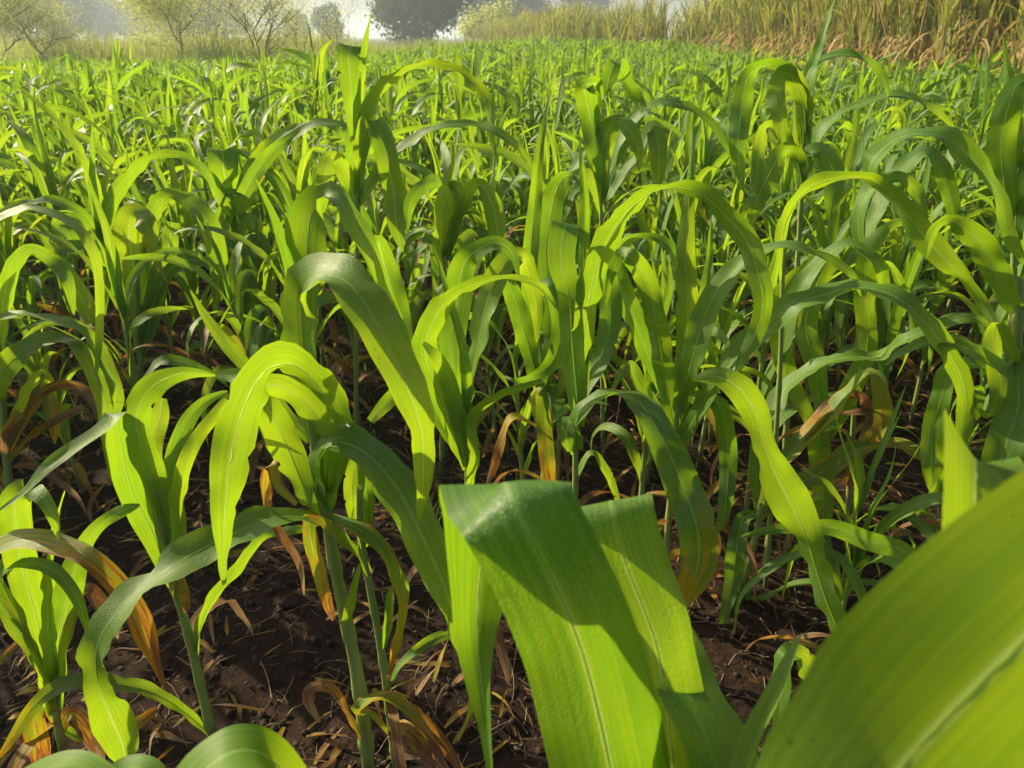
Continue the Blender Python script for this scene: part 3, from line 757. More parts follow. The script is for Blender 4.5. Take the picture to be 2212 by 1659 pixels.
hero('stout sorghum plant with a thick stalk and yellow spotted blades beside the dark soil gap', 1.35, [(2200, 600), (2198, 700), (2188, 830), (2168, 960)], 30, [
    (6.0, .0, [(2198, 680, 30, 0), (2160, 620, 54, -2), (2118, 540, 66, -4), (2078, 492, 54, -6), (2045, 470, 40, -5), (2015, 500, 26, -4), (2000, 560, 6, -4)]),
    (6.0, .1, [(2195, 760, 36, 0), (2205, 860, 80, -4), (2180, 930, 84, -7), (2155, 1000, 76, -9), (2140, 1060, 40, -10), (2130, 1110, 8, -10)]),
    (5.0, .05, [(2196, 760, 30, 0), (2160, 790, 40, -2), (2120, 770, 46, -4), (2070, 745, 40, -5), (2010, 740, 36, -5), (1950, 760, 24, -5), (1910, 790, 6, -5)]),
    (4.6, .05, [(2192, 790, 24, -1), (2165, 720, 30, -2), (2150, 700, 30, -3), (2150, 780, 36, -5), (2160, 850, 34, -6), (2140, 900, 24, -6), (2110, 880, 5, -6)]),
    (4.6, .1, [(2180, 850, 20, 1), (2120, 800, 34, 2), (2060, 790, 44, 2), (2030, 850, 46, 1), (2015, 930, 44, 0), (2010, 1010, 40, 0), (2020, 1080, 10, 0)]),
], extra=2)

hero('tall sorghum plant with a square topped folded blade and thin spike against the far grass', 2.35, [(770, 260), (771, 340), (772, 440), (770, 600)], 10, [
    (3.6, .0, [(770, 300, 18, 0), (774, 210, 22, 0), (782, 140, 18, 0), (792, 80, 10, 0), (803, 24, 1, 0)], dict(crease=.3)),
    (5.6, .0, [(770, 330, 16, 0), (766, 240, 34, 0), (757, 170, 44, -1), (754, 125, 50, -1), (757, 98, 50, 1), (758, 101, 46, 4), (759, 112, 20, 7)], dict(crease=-.03, wave=.05)),
    (5.0, .0, [(772, 360, 18, 0), (782, 290, 30, 0), (800, 230, 34, -1), (835, 185, 32, -2), (875, 154, 24, -3), (925, 142, 24, -4), (980, 150, 26, -5), (1022, 178, 26, -6), (1050, 222, 22, -6), (1064, 275, 14, -6), (1066, 350, 9, -6), (1056, 420, 2, -6)]),
    (5.6, .04, [(773, 420, 18, 0), (782, 320, 34, -2), (800, 254, 46, -5), (822, 285, 52, -8), (838, 350, 50, -10), (853, 420, 48, -11), (863, 490, 40, -11), (870, 545, 5, -11)]),
    (5.4, .0, [(770, 460, 18, 0), (755, 390, 40, -2), (728, 345, 50, -4), (708, 360, 46, -6), (700, 410, 36, -7), (698, 460, 6, -7)]),
    (5.0, .0, [(774, 440, 18, 0), (800, 385, 30, -1), (838, 342, 34, -2), (890, 300, 28, -4), (950, 280, 24, -5), (1025, 272, 26, -7), (1080, 290, 28, -9), (1130, 325, 18, -10), (1160, 380, 3, -10)]),
    (5.0, .0, [(768, 480, 18, 1), (760, 360, 24, 3), (762, 300, 34, 3), (735, 270, 26, 4), (690, 270, 22, 4), (640, 285, 26, 4), (590, 320, 34, 3), (555, 370, 38, 2), (525, 420, 30, 1)]),
], extra=2)

hero('sorghum plant with a bright square folded leaf and a needle spike by the gap', 2.75, [(500, 420), (512, 520), (525, 640), (540, 775)], 12, [
    (3.6, .0, [(502, 470, 22, 0), (496, 400, 26, 0), (484, 320, 18, 0), (470, 255, 10, 0), (457, 196, 1, 0)], dict(crease=.3)),
    (6.0, .0, [(503, 480, 18, 0), (494, 430, 50, 0), (482, 370, 60, -2), (481, 340, 64, -2), (482, 324, 64, 1), (483, 328, 56, 4), (484, 338, 20, 7)], dict(crease=-.03, wave=.05)),
    (5.4, .0, [(505, 480, 20, 0), (522, 420, 44, 0), (548, 360, 44, 0), (590, 305, 34, -1), (640, 275, 22, -2), (690, 270, 20, -3), (735, 290, 16, -4), (760, 330, 3, -4)]),
    (5.4, .0, [(500, 490, 18, 0), (486, 430, 34, -2), (440, 370, 26, -4), (390, 335, 24, -6), (345, 330, 24, -8), (300, 360, 26, -10), (265, 400, 16, -11), (245, 440, 3, -11)]),
    (5.4, .08, [(510, 540, 18, 0), (500, 480, 34, -2), (480, 452, 44, -5), (474, 485, 36, -8), (492, 524, 24, -10), (545, 548, 22, -12), (608, 568, 3, -13)]),
    (5.0, .0, [(512, 560, 18, 0), (520, 490, 40, -2), (540, 470, 44, -4), (560, 505, 40, -6), (565, 560, 24, -7), (560, 610, 5, -7)]),
    (5.4, .05, [(535, 700, 30, 0), (522, 640, 44, -2), (522, 570, 44, -4), (548, 510, 36, -6), (570, 530, 30, -8), (585, 600, 20, -9), (590, 660, 4, -9)]),
    (5.0, .1, [(533, 690, 24, 0), (540, 650, 36, -3), (560, 620, 36, -4), (575, 660, 26, -5), (560, 720, 20, -6), (555, 780, 5, -6)]),
], extra=3)

hero('sorghum plant with a yellow rust streaked upright leaf folded into a hanging point', 2.6, [(296, 560), (297, 660), (303, 790)], 12, [
    (5.8, .20, [(300, 760, 14, 0), (296, 680, 34, -1), (290, 580, 62, -2), (285, 510, 70, -4), (284, 468, 66, -8), (306, 486, 56, -11), (328, 530, 30, -13), (347, 578, 12, -14), (363, 613, 2, -14)]),
    (5.6, .05, [(302, 760, 14, 1), (314, 600, 30, 2), (328, 480, 40, 1), (346, 432, 36, -1), (376, 420, 44, -4), (416, 442, 54, -7), (450, 482, 52, -9), (470, 535, 44, -10), (471, 590, 36, -10), (466, 645, 18, -10), (462, 695, 2, -10)]),
    (5.0, .1, [(304, 770, 16, 0), (325, 690, 40, 0), (345, 600, 40, 1), (360, 540, 40, 2), (372, 480, 30, 3)]),
    (5.0, .04, [(302, 770, 14, 0), (345, 640, 30, -2), (390, 570, 36, -4), (440, 560, 36, -6), (470, 600, 20, -7), (480, 650, 4, -7)]),
    (4.6, .05, [(303, 775, 12, 1), (370, 780, 20, -4), (430, 745, 24, -7), (490, 740, 24, -9), (530, 770, 10, -10)]),
], extra=3)

hero('sorghum plant on a smooth blue green leaning stalk and a straight slanting blade', 2.35, [(215, 450), (232, 540), (250, 620), (278, 745)], 12, [
    (4.8, .0, [(222, 520, 24, 0), (208, 420, 26, 0), (178, 335, 20, 0), (125, 260, 15, 0), (65, 208, 10, 0), (30, 180, 2, 0)]),
    (3.4, .0, [(218, 500, 22, 0), (208, 420, 20, 0), (204, 340, 12, 0), (200, 268, 1, 0)], dict(crease=.3)),
    (5.4, .0, [(222, 520, 20, 0), (240, 440, 36, 0), (275, 380, 34, -1), (330, 340, 28, -2), (390, 335, 28, -3), (440, 370, 26, -4), (470, 420, 6, -4)]),
    (5.2, .03, [(228, 560, 20, 0), (195, 480, 34, -2), (140, 440, 28, -4), (75, 436, 26, -6), (10, 460, 26, -8), (-50, 510, 10, -9)]),
    (5.4, .02, [(240, 590, 22, 0), (225, 540, 40, -2), (190, 525, 36, -4), (145, 535, 44, -6), (110, 545, 40, -7), (150, 600, 44, -9), (185, 650, 44, -10), (195, 700, 20, -10)]),
    (5.0, .02, [(245, 640, 30, 0), (238, 580, 40, -2), (225, 610, 30, -4), (215, 680, 24, -5)]),
    (4.6, .15, [(230, 560, 16, 1), (180, 480, 30, 1), (130, 485, 36, 0), (150, 520, 40, -2), (165, 545, 20, -2)]),
], extra=3)

hero('sorghum plant with a long narrow leaf drooping like a whip', 1.75, [(-20, 640), (0, 800), (15, 1000)], 16, [
    (3.6, .1, [(-15, 700, 16, 0), (-30, 520, 20, -2), (5, 462, 22, -4), (75, 450, 26, -6), (150, 478, 28, -8), (190, 525, 26, -9), (208, 590, 20, -10), (215, 660, 18, -10), (212, 740, 15, -10), (206, 832, 2, -10)]),
    (4.6, .05, [(-5, 840, 20, 0), (-30, 720, 24, -2), (30, 678, 20, -4), (100, 680, 24, -6), (170, 708, 30, -8), (218, 752, 30, -9), (248, 815, 30, -10), (256, 868, 26, -10), (240, 915, 14, -10), (236, 1000, 3, -10)]),
    (6.0, .02, [(5, 950, 24, 0), (-20, 850, 56, -3), (20, 780, 66, -5), (75, 742, 60, -7), (125, 732, 44, -8), (160, 745, 30, -9), (200, 800, 40, -10), (222, 870, 36, -11), (232, 950, 24, -11), (240, 1040, 4, -11)]),
    (4.6, .02, [(-10, 800, 20, 1), (20, 600, 34, 2), (60, 540, 40, 2), (110, 560, 40, 0), (145, 610, 30, -1), (160, 680, 6, -2)]),
    (4.4, .25, [(10, 980, 16, 0), (45, 880, 24, 2), (90, 800, 28, 3), (105, 850, 30, 2), (112, 910, 28, 1), (118, 960, 4, 0)]),
    (3.6, .95, [(12, 990, 12, 1), (70, 870, 26, 2), (130, 830, 34, 1), (180, 850, 30, 0), (210, 900, 22, -1), (225, 960, 6, -1)]),
    (3.0, .8, [(15, 1000, 12, 0), (60, 950, 20, -2), (120, 915, 26, -4), (165, 890, 22, -5), (180, 880, 12, -5)]),
    (2.6, .4, [(5, 960, 12, -2), (40, 890, 22, -4), (20, 930, 24, -6), (8, 980, 14, -6)]),
], extra=3)

hero('sorghum plant with an upright square folded leaf standing by brown rotting leaves', 1.05, [(108, 1380), (118, 1480), (124, 1560), (138, 1660)], 16, [
    (5.2, .03, [(120, 1540, 26, 0), (104, 1440, 40, -1), (75, 1320, 62, -2), (45, 1210, 66, -3), (32, 1120, 66, -4), (36, 1072, 60, -6), (68, 1058, 44, -8), (98, 1082, 32, -10), (118, 1125, 22, -11), (126, 1168, 3, -11)]),
    (5.0, .02, [(122, 1540, 26, 0), (126, 1400, 50, 1), (146, 1280, 62, 2), (178, 1185, 40, 3), (215, 1135, 28, 3), (260, 1105, 28, 2), (302, 1090, 8, 1)]),
    (4.0, .02, [(118, 1520, 24, -1), (112, 1400, 30, -2), (108, 1280, 24, -3), (120, 1150, 12, -3), (140, 1060, 2, -3)], dict(crease=.3)),
    (4.4, .33, [(112, 1480, 20, -1), (20, 1330, 24, -3), (-60, 1230, 34, -5), (0, 1180, 40, -7), (60, 1165, 46, -9), (130, 1178, 46, -11), (190, 1202, 46, -13), (245, 1252, 48, -14), (290, 1312, 48, -15), (315, 1372, 48, -15), (332, 1420, 24, -15), (346, 1458, 15, -15), (359, 1492, 3, -15)]),
    (4.0, .04, [(115, 1500, 18, -1), (40, 1330, 24, -2), (0, 1240, 26, -3), (60, 1218, 26, -5), (120, 1235, 28, -7), (165, 1290, 26, -8), (185, 1350, 12, -8), (195, 1390, 3, -8)]),
    (3.4, .66, [(122, 1560, 20, 0), (95, 1520, 34, -2), (72, 1550, 44, -4), (85, 1620, 46, -5), (100, 1690, 14, -5)]),
    (3.0, .95, [(128, 1590, 14, 1), (150, 1540, 34, 2), (185, 1570, 40, 1), (210, 1620, 30, 0), (220, 1680, 6, 0)]),
    (3.2, .5, [(124, 1570, 14, 2), (180, 1590, 26, 4), (280, 1570, 30, 6), (340, 1530, 14, 7)]),
    (2.6, .45, [(118, 1500, 12, 1), (150, 1330, 20, 3), (185, 1270, 26, 4), (215, 1300, 34, 3), (240, 1340, 26, 2), (255, 1380, 5, 2)]),
], extra=1)

hero('sorghum plant with a curled blue topped leaf held high and a pale upright blade', 2.3, [(1296, 330), (1298, 420), (1300, 600)], 9, [
    (2.6, .0, [(1296, 330, 16, 0), (1292, 250, 18, 0), (1291, 180, 9, 0), (1293, 98, 1, 0)], dict(crease=.4)),
    (5.4, .0, [(1297, 400, 18, 0), (1288, 330, 40, 0), (1276, 260, 48, -1), (1266, 205, 48, -3), (1258, 188, 46, -5), (1285, 180, 40, 2), (1290, 220, 20, 4)]),
    (5.2, .0, [(1300, 420, 16, 0), (1340, 330, 24, 0), (1384, 245, 22, 0), (1362, 195, 28, -2), (1344, 155, 38, -5), (1331, 132, 44, -8), (1322, 160, 38, -11), (1313, 195, 16, -12), (1307, 210, 2, -12)]),
    (5.4, .0, [(1298, 440, 18, 0), (1300, 340, 44, -1), (1310, 290, 56, -3), (1330, 262, 50, -5), (1362, 280, 40, -7), (1376, 330, 24, -8), (1380, 370, 4, -8)]),
    (5.2, .0, [(1302, 430, 16, 0), (1345, 300, 26, 0), (1390, 240, 28, -1), (1440, 214, 26, -2), (1490, 232, 28, -3), (1535, 265, 22, -4), (1580, 330, 16, -5), (1600, 400, 4, -5)]),
    (5.2, .0, [(1302, 440, 18, 1), (1380, 330, 24, 1), (1400, 270, 40, 0), (1420, 300, 44, -2), (1428, 360, 34, -3), (1420, 420, 6, -3)]),
    (5.0, .0, [(1300, 460, 16, 0), (1270, 390, 30, -2), (1235, 380, 36, -4), (1205, 420, 40, -6), (1190, 470, 30, -7)]),
], extra=2)

hero('sorghum plant in the second row with a dark curling leaf around pale upright blades', 2.2, [(965, 430), (962, 520), (958, 700)], 10, [
    (5.2, .02, [(962, 560, 18, 0), (975, 470, 34, -2), (955, 395, 34, -5), (920, 400, 40, -7), (890, 440, 30, -8), (880, 500, 4, -8)]),
    (5.2, .0, [(964, 560, 18, 0), (1000, 440, 34, -2), (1030, 390, 44, -4), (1060, 440, 46, -6), (1080, 500, 40, -7), (1090, 560, 6, -7)]),
    (4.6, .03, [(962, 580, 18, 0), (930, 520, 26, -4), (900, 545, 20, -6), (868, 560, 5, -7)]),
    (4.6, .0, [(963, 560, 18, 1), (950, 440, 34, 2), (985, 395, 40, 1), (1000, 440, 36, -1), (975, 480, 10, -2)]),
    (2.8, .0, [(964, 520, 18, 1), (968, 420, 18, 1), (975, 340, 8, 1), (978, 300, 1, 1)], dict(crease=.35)),
], extra=3)


# ------------------------------------------------------------------ the rest of the field
def free_plant(seed, n, nu, tall=1.0):
    """list of (kind, verts, faces, uv, dry, rnd) for a plant at the origin"""
    r = random.Random(seed)
    H = r.uniform(0.50, 0.72) * tall
    lx, ly = r.uniform(-.05, .05), r.uniform(-.05, .05)
    P = np.array([[0, 0, -0.03], [lx * .3, ly * .3, H * .35], [lx * .7, ly * .7, H * .7], [lx, ly, H]])
    out = []
    sides = 7 if n > 9 else 4
    Rr, _ = catmull(P, 12 if n > 9 else 4)
    V, F, uv = tube(Rr, np.linspace(0.0105, 0.006, len(Rr)), sides)
    out.append(('stalk', V, F, uv, 0.0, r.random()))
    az0 = r.uniform(0, 6.28)
    nl = r.randint(10, 12)
    for i in range(nl):
        f = i / (nl - 1)
        hz = H * (0.14 + 0.84 * f)
        base = np.array([np.interp(hz, P[:, 2], P[:, 0]), np.interp(hz, P[:, 2], P[:, 1]), hz])
        az = az0 + math.pi * i + r.uniform(-.6, .6)
        if f < 0.25:
            dry = r.uniform(0.75, 1.35); L = r.uniform(.26, .4); W = r.uniform(.02, .036); e0 = r.uniform(10, 50); e1 = r.uniform(-95, -80); bend = .6; tw = r.uniform(-2.5, 2.5)
        else:
            dry = max(0, r.gauss(0.10, 0.2)) if f < .7 else 0.03
            L = r.uniform(.36, .60) * tall * (1 - .25 * abs(f - .6)); W = r.uniform(.028, .052) * (1.0 if n > 9 else 1.15)
            e0 = r.uniform(56, 78) + 8 * f; e1 = r.uniform(-85, 20); bend = r.uniform(1.0, 2.4); tw = r.uniform(-1.7, 1.7)
        V, uv = free_leaf(base, az, L, W, R(e0), R(e1), bend, tw, n, nu, r.uniform(0, 6), r.uniform(-.7, .7), kink=(r.uniform(.3, .7), R(r.uniform(15, 90))) if r.random() < .5 and f > .3 else None)
        out.append(('leaf', V, grid_faces(n, nu + 1), uv, dry, r.random()))
    for k in range(r.choice((1, 2, 2, 3))):
        L = r.uniform(.26, .5) * tall
        V, uv = free_leaf(P[-1] - np.array([0, 0, .04]), az0 + r.uniform(0, 6), L, r.uniform(.022, .036), R(r.uniform(76, 90)), R(r.uniform(62, 86)), 1.3, r.uniform(-.5, .5), n, nu, r.uniform(0, 6))
        out.append(('leaf', V, grid_faces(n, nu + 1), uv, 0.0, r.random()))
    return out


NVAR = 18
near_meshes = []
for k in range(NVAR):
    ms = []
    for kind, V, F, uv, dry, rd in free_plant(100 + k, 16, 4):
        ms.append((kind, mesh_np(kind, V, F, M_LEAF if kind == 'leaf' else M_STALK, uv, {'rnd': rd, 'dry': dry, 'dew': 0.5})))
    near_meshes.append(ms)


def pack(seed, n, nu):
    b = Bag()
    s = Bag()
    for kind, V, F, uv, dry, rd in free_plant(seed, n, nu):
        (b if kind == 'leaf' else s).add(V, F, uv, dry=dry, rnd=rd)
    return (np.vstack(b.V), np.vstack(b.F), np.vstack(b.U), np.concatenate(b.A['dry']), np.concatenate(b.A['rnd']))


far_mid = [pack(100 + k, 9, 2) for k in range(NVAR)]
far_low = [pack(100 + k, 5, 2) for k in range(NVAR)]

CANE_X = lambda y: 6.2 if y < 26 else (6.2 - (y - 26) * 0.4 if y < 37 else 1.8 - (y - 37) * 0.17)
FIELD_END = lambda x: 23.0 + 11.0 * min(max((x + 9) / 9, 0), 1) + 0.5 * math.sin(x * .8)
cand = []
step = 0.25
for iy in range(0, 143):
    y = -0.4 + iy * step
    xl = -0.72 * max(y, 0) - 2.4
    xr = min(0.72 * max(y, 0) + 1.6, CANE_X(y) - 0.5)
    x = xl + random.uniform(0, step)
    while x < xr:
        px, py = x + random.uniform(-.12, .12), y + random.uniform(-.12, .12)
        x += step
        inside = abs(px) < 0.68 * max(py, 0) + 0.25
        if py < (1.22 if px > 0.42 else 1.42 if px > 0.1 else 1.6) and inside: continue
        if py < 1.9 and px < -0.45: continue
        if py < 1.0 and px > -0.9: continue
        if py < 2.15 and -0.95 < px < -0.05: continue
        if py < 2.6 and -1.4 < px < -0.3 and random.random() < .45: continue
        if py > FIELD_END(px): continue
        if any((px - sx) ** 2 + (py - sy) ** 2 < 0.16 ** 2 for sx, sy in SPOTS): continue
        cand.append((px, py, inside))
cand.sort(key=lambda c: c[1])
N_IND = 300 - len(SPOTS)
ind = [c for c in cand if c[2]][:N_IND]
indset = set(ind)
for i, (px, py, _) in enumerate(ind):
    z = float(hump(px, py)) * np.clip((8 - max(abs(px), abs(py - 2))) / 3, 0, 1)
    e = empty('sorghum_plant', (px, py, z), random.uniform(0, 6.28))
    s = random.uniform(0.86, 1.12) * (0.66 if py < 1.6 else 0.84 if py < 2.4 else 0.98)
    e.scale = (s, s, s)
    tag(e, *(('leafy green sorghum plant in the shaded gaps right behind the front plants', 'sorghum', 'sorghum plants right behind the front ones') if py < 2.9 else ('leafy green sorghum plant in the crowded rows deeper in the field', 'sorghum', 'sorghum plants in the crowded rows')))
    for kind, me in near_meshes[random.randrange(NVAR)]:
        obj(kind, me, e)

big = Bag()
for c in cand:
    if c in indset: continue
    px, py, _ = c
    V, F, U, dr, rd = (far_mid if py < 11 else far_low)[random.randrange(NVAR)]
    a = random.uniform(0, 6.28)
    s = random.uniform(0.84, 1.14) * (1.0 - 0.13 * min(max((py - 5) / 8, 0), 1))
    if random.random() < .04: s *= 1.15
    if py > 14 and px > -4: s *= 1 + .28 * min(1, (py - 14) / 10) * min(1, (px + 4) / 4) * random.uniform(.3, 1.2)
    if py > 9: s *= 1 - .17 * min(1, (py - 9) / 6) * min(1, max(0, (-px - 2) / 5))
    ca, sa = math.cos(a), math.sin(a)
    W_ = np.stack([(V[:, 0] * ca - V[:, 1] * sa) * s + px, (V[:, 0] * sa + V[:, 1] * ca) * s + py, V[:, 2] * s], 1)
    pv = min(max(random.gauss(.5, .22) + .28 * math.sin(px * .9 + 2 * math.sin(py * .35)) * math.sin(py * .55 + px * .2), 0), 1)
    big.add(W_, F, U, dry=dr, rnd=np.clip(.35 * rd + .65 * pv, 0, 1))
tag(obj('sorghum_field', big.mesh('sorghum_field', M_LEAF)), 'sea of green sorghum leaves stretching back to the grass strip', 'sorghum field', kind='stuff')


# ------------------------------------------------------------------ sugarcane stand on the right
def blades(bag, n, base_fn, L, W, e0, e1, seg=6, az=None, r=random, bend=1.3):
    for _ in range(n):
        V, uv = free_leaf(base_fn(), r.uniform(0, 6.28) if az is None else az(), r.uniform(*L), r.uniform(*W), R(r.uniform(*e0)), R(r.uniform(*e1)), bend, r.uniform(-1.5, 1.5), seg, 2, r.uniform(0, 6))
        bag.add(V, grid_faces(seg, 3), uv, rnd=r.random())


def cane_variant(seed):
    r = random.Random(seed)
    st, gl, dl = Bag(), Bag(), Bag()
    for k in range(r.randint(6, 8)):
        bx, by = r.gauss(0, .13), r.gauss(0, .13)
        H = r.uniform(1.5, 2.3)
        lx, ly = r.gauss(-.05, .22), r.gauss(0, .22)
        P = np.array([[bx, by, -.05], [bx + lx * .25, by + ly * .25, H * .33], [bx + lx * .6, by + ly * .6, H * .66], [bx + lx, by + ly, H]])
        Rr, _ = catmull(P, 7)
        V, F, uv = tube(Rr, np.linspace(.015, .011, 7), 5)
        st.add(V, F, uv)
        pt = lambda lo, hi: (lambda f: np.array([np.interp(f, [0, .33, .66, 1], P[:, 0]), np.interp(f, [0, .33, .66, 1], P[:, 1]), H * f]))(r.uniform(lo, hi))
        blades(gl, 7, lambda: pt(.5, 1.0), (.8, 1.4), (.026, .05), (66, 86), (-50, 50), 7, r=r, bend=2.2)
        blades(gl, 4, lambda: pt(.2, .6), (.6, 1.0), (.022, .04), (66, 84), (10, 60), 6, r=r, bend=1.6)
        blades(dl, 5, lambda: pt(.15, .7), (.5, .95), (.026, .05), (10, 60), (-95, -80), 6, r=r, bend=.5)
    return [('stalks', st.mesh('stalks', M_CANES)), ('green_leaves', gl.mesh('green_leaves', M_CANEG)), ('dry_leaves', dl.mesh('dry_leaves', M_CANED))]


cane_vars = [cane_variant(500 + k) for k in range(6)]
spots = []
y = 6.0
while y < 62:
    for row in range(4):
        xx = CANE_X(y) + row * 0.55 + random.uniform(-.22, .22)
        spots.append((row, xx, y + random.uniform(-.18, .18)))
    y += 0.42 + 0.008 * y
spots.sort()
for i, (row, xx, yy) in enumerate(spots[:290]):
    e = empty('sugarcane_clump', (xx, yy, 0), random.uniform(0, 6.28))
    s = random.uniform(.9, 1.15) * (1.0 if yy < 24 else .82)
    e.scale = (s, s, s * random.uniform(.92, 1.08))
    tag(e, 'tall sugarcane clump with tan dried lower leaves at the edge of the stand' if row == 0 else 'tall sugarcane clump deeper inside the stand behind the edge row', 'sugarcane',
        'sugarcane clumps along the field edge' if row == 0 else 'sugarcane clumps inside the stand')
    for nm, me in cane_vars[random.randrange(6)]:
        o = obj(nm, me, e)
        if nm != 'stalks': o['kind'] = 'stuff'

# ------------------------------------------------------------------ grass strip behind the field
def strip(name, label, n, xr, yr, hr, mat, wd, clump=None):
    b = Bag()
    X = rng.uniform(*xr, n); Y = rng.uniform(*yr, n) ** 1.0 + np.array([FIELD_END(x) for x in X])
    ok = X < np.array([CANE_X(q) for q in Y]) - .3
    X, Y = X[ok], Y[ok]; n = len(X)
    H = rng.uniform(*hr, n) * (0.8 + 0.3 * np.sin(X * .9) * np.sin(X * .37 + 1) + 0.12 * np.sin(X * 2.7))
    a = rng.uniform(0, 6.28, n)
    lean = rng.uniform(0.05, 0.5, n) * H
    dx, dy = np.cos(a), np.sin(a)
    W = rng.uniform(*wd, n)
    rows = []
    for t, wf in ((0, 1), (.4, .9), (.75, .6), (1, .08)):
        cx = X + dx * lean * t * t; cy = Y + dy * lean * t * t; cz = H * (t - .12 * t ** 3)
        for sgn in (-1, 1):
            rows.append(np.stack([cx - dy * W * wf * .5 * sgn, cy + dx * W * wf * .5 * sgn, cz], 1))
    V = np.stack(rows, 1).reshape(-1, 3)
    k = np.arange(n)[:, None] * 8
    F = np.vstack([k + np.array([[2 * j, 2 * j + 1, 2 * j + 3, 2 * j + 2]]) for j in range(3)])
    rn = np.repeat(np.clip(rng.uniform(0, 1, n) * .6 + .4 * (0.5 + 0.5 * np.sin(X * .31 + .6 * np.sin(Y * .3))), 0, 1), 8)
    me = mesh_np(name, V, F, mat, None, {'rnd': rn})
    tag(obj(name, me), label, 'grass', kind='stuff')


strip('tall_grass', 'strip of tall yellowish grass behind the sorghum field', 52000, (-40, 8), (1.2, 20), (1.1, 1.75), M_REED, (.012, .03))
strip('low_scrub', 'dark green low scrub at the foot of the tall grass', 9000, (-34, 6), (.5, 1.8), (.5, 1.15), M_WEED, (.015, .035))


# ------------------------------------------------------------------ trees
def tree(name, label, x, y, H, spread, leafmat, nleaf, leafsz, stems=1, seed=1, low=0.2, cat='tree', group=None, dense=False, trunk_r=.07, trunk=.36):
    r = random.Random(seed)
    rg = np.random.default_rng(seed)
    e = empty(name, (x, y, 0))
    tag(e, label, cat, group)
    bark = Bag()
    tips = []

    def limb(p, d, L, rad, depth):
        n = 5
        P = [p]
        for k in range(n):
            d = unit(d + np.array([r.gauss(0, .16), r.gauss(0, .16), r.gauss(.04, .10)]))
            P.append(P[-1] + d * L / n)
        V, F, uv = tube(np.array(P), np.linspace(rad, rad * .55, n + 1), 6 if depth < 2 else 4)
        bark.add(V, F, uv)
        if depth >= 1:
            for q in P[2:]: tips.append((q, L))
        if depth < 3:
            for k in range(r.randint(3, 4) if depth < 2 else 3):
                q = P[r.randint(1 if depth else 2, n)]
                a = r.uniform(0, 6.28)
                el = r.uniform(.1, .9)
                nd = unit(d * .5 + np.array([math.cos(a) * spread, math.sin(a) * spread, el]))
                limb(q, nd, L * r.uniform(.6, .95), rad * .55, depth + 1)

    for s in range(stems):
        a = r.uniform(0, 6.28)
        d = unit(np.array([math.cos(a) * (.35 if stems > 1 else .1), math.sin(a) * (.35 if stems > 1 else .1), 1.0]))
        limb(np.array([r.gauss(0, .1) * (stems > 1), r.gauss(0, .1) * (stems > 1), -.1]), d, H * trunk, trunk_r * H / 5, 0)
    obj('trunk', bark.mesh('trunk', M_BARK), e)
    T = np.array([t[0] for t in tips])
    if dense:
        k = 46                                   # leaf masses filling the crown down to the grass
        cc = unit(rg.normal(0, 1, (k, 3))) * rg.uniform(.35, 1, (k, 1)) ** .5 * np.array([.40, .40, .44]) * H * rg.uniform(.8, 1.12, (k, 1)) + np.array([0, 0, .50 * H])
        c = cc[rg.integers(0, k, nleaf)]
        sg = H * .065
    else:
        c = T[rg.integers(0, len(T), nleaf)]
        sg = H * .06
    P = c + rg.normal(0, sg, (nleaf, 3)) * np.array([1, 1, .8])
    P[:, 2] = np.maximum(P[:, 2], low)
    A = unit(rg.normal(0, 1, (nleaf, 3)))
    B = unit(np.cross(A, rg.normal(0, 1, (nleaf, 3))))
    sz = leafsz * rg.uniform(.6, 1.4, (nleaf, 1))
    V = np.stack([P - A * sz, P - B * sz * .5, P + A * sz, P + B * sz * .5], 1).reshape(-1, 3)
    F = np.arange(nleaf * 4).reshape(-1, 4)
    obj('crown', mesh_np('crown', V, F, leafmat, None, {'rnd': np.repeat(rg.uniform(0, 1, nleaf), 4)}, smooth=False), e)
    return e


tree('acacia_tree', 'slender thorn tree with two bare stems at the far end of the grass strip', ground_x(18, 26), 26, 4.4, 1.0, M_ACACIA, 12000, .022, 2, 21, trunk_r=.05)
tree('acacia_tree', 'small open thorn tree with one trunk and wide thin branches over the grass', ground_x(112, 26), 26, 4.2, 1.5, M_ACACIA, 15000, .022, 1, 33, trunk_r=.05)
tree('acacia_tree', 'bushy yellow green thorn tree, the leafiest one over the grass strip', ground_x(402, 26), 26, 4.4, 1.5, M_ACACIA, 26000, .024, 1, 45, trunk_r=.05, trunk=.42)
tree('acacia_tree', 'sparse thorn tree with several dark forked stems over the grass strip', ground_x(566, 26.5), 26.5, 4.2, 1.2, M_ACACIA, 14000, .022, 3, 52, trunk_r=.045)
tree('young_acacia', 'thin wispy young thorn tree beside the round hazy tree', ground_x(700, 30), 30, 3.4, .8, M_ACACIA, 1800, .03, 2, 61, trunk_r=.035)
tree('young_tree', 'pale yellow green young tree in front of the big dark tree', ground_x(1035, 62), 62, 5.0, 1.0, M_ACACIA, 7000, .08, 2, 71)
tree('broad_tree', 'big dense dark green tree behind the grass strip', ground_x(925, 85), 85, 12.5, 1.4, M_TREE, 26000, .2, 3, 81, dense=True, trunk_r=.08)
tree('broad_tree', 'dark hazy tree standing behind the bushy thorn tree', ground_x(420, 110), 110, 12.0, 1.3, M_TREE, 20000, .22, 3, 82, dense=True, trunk_r=.08)
tree('round_tree', 'small rounded hazy tree alone against the pale sky', ground_x(712, 150), 150, 7.0, 1.0, M_TREE, 11000, .22, 3, 83, dense=True, trunk_r=.08)
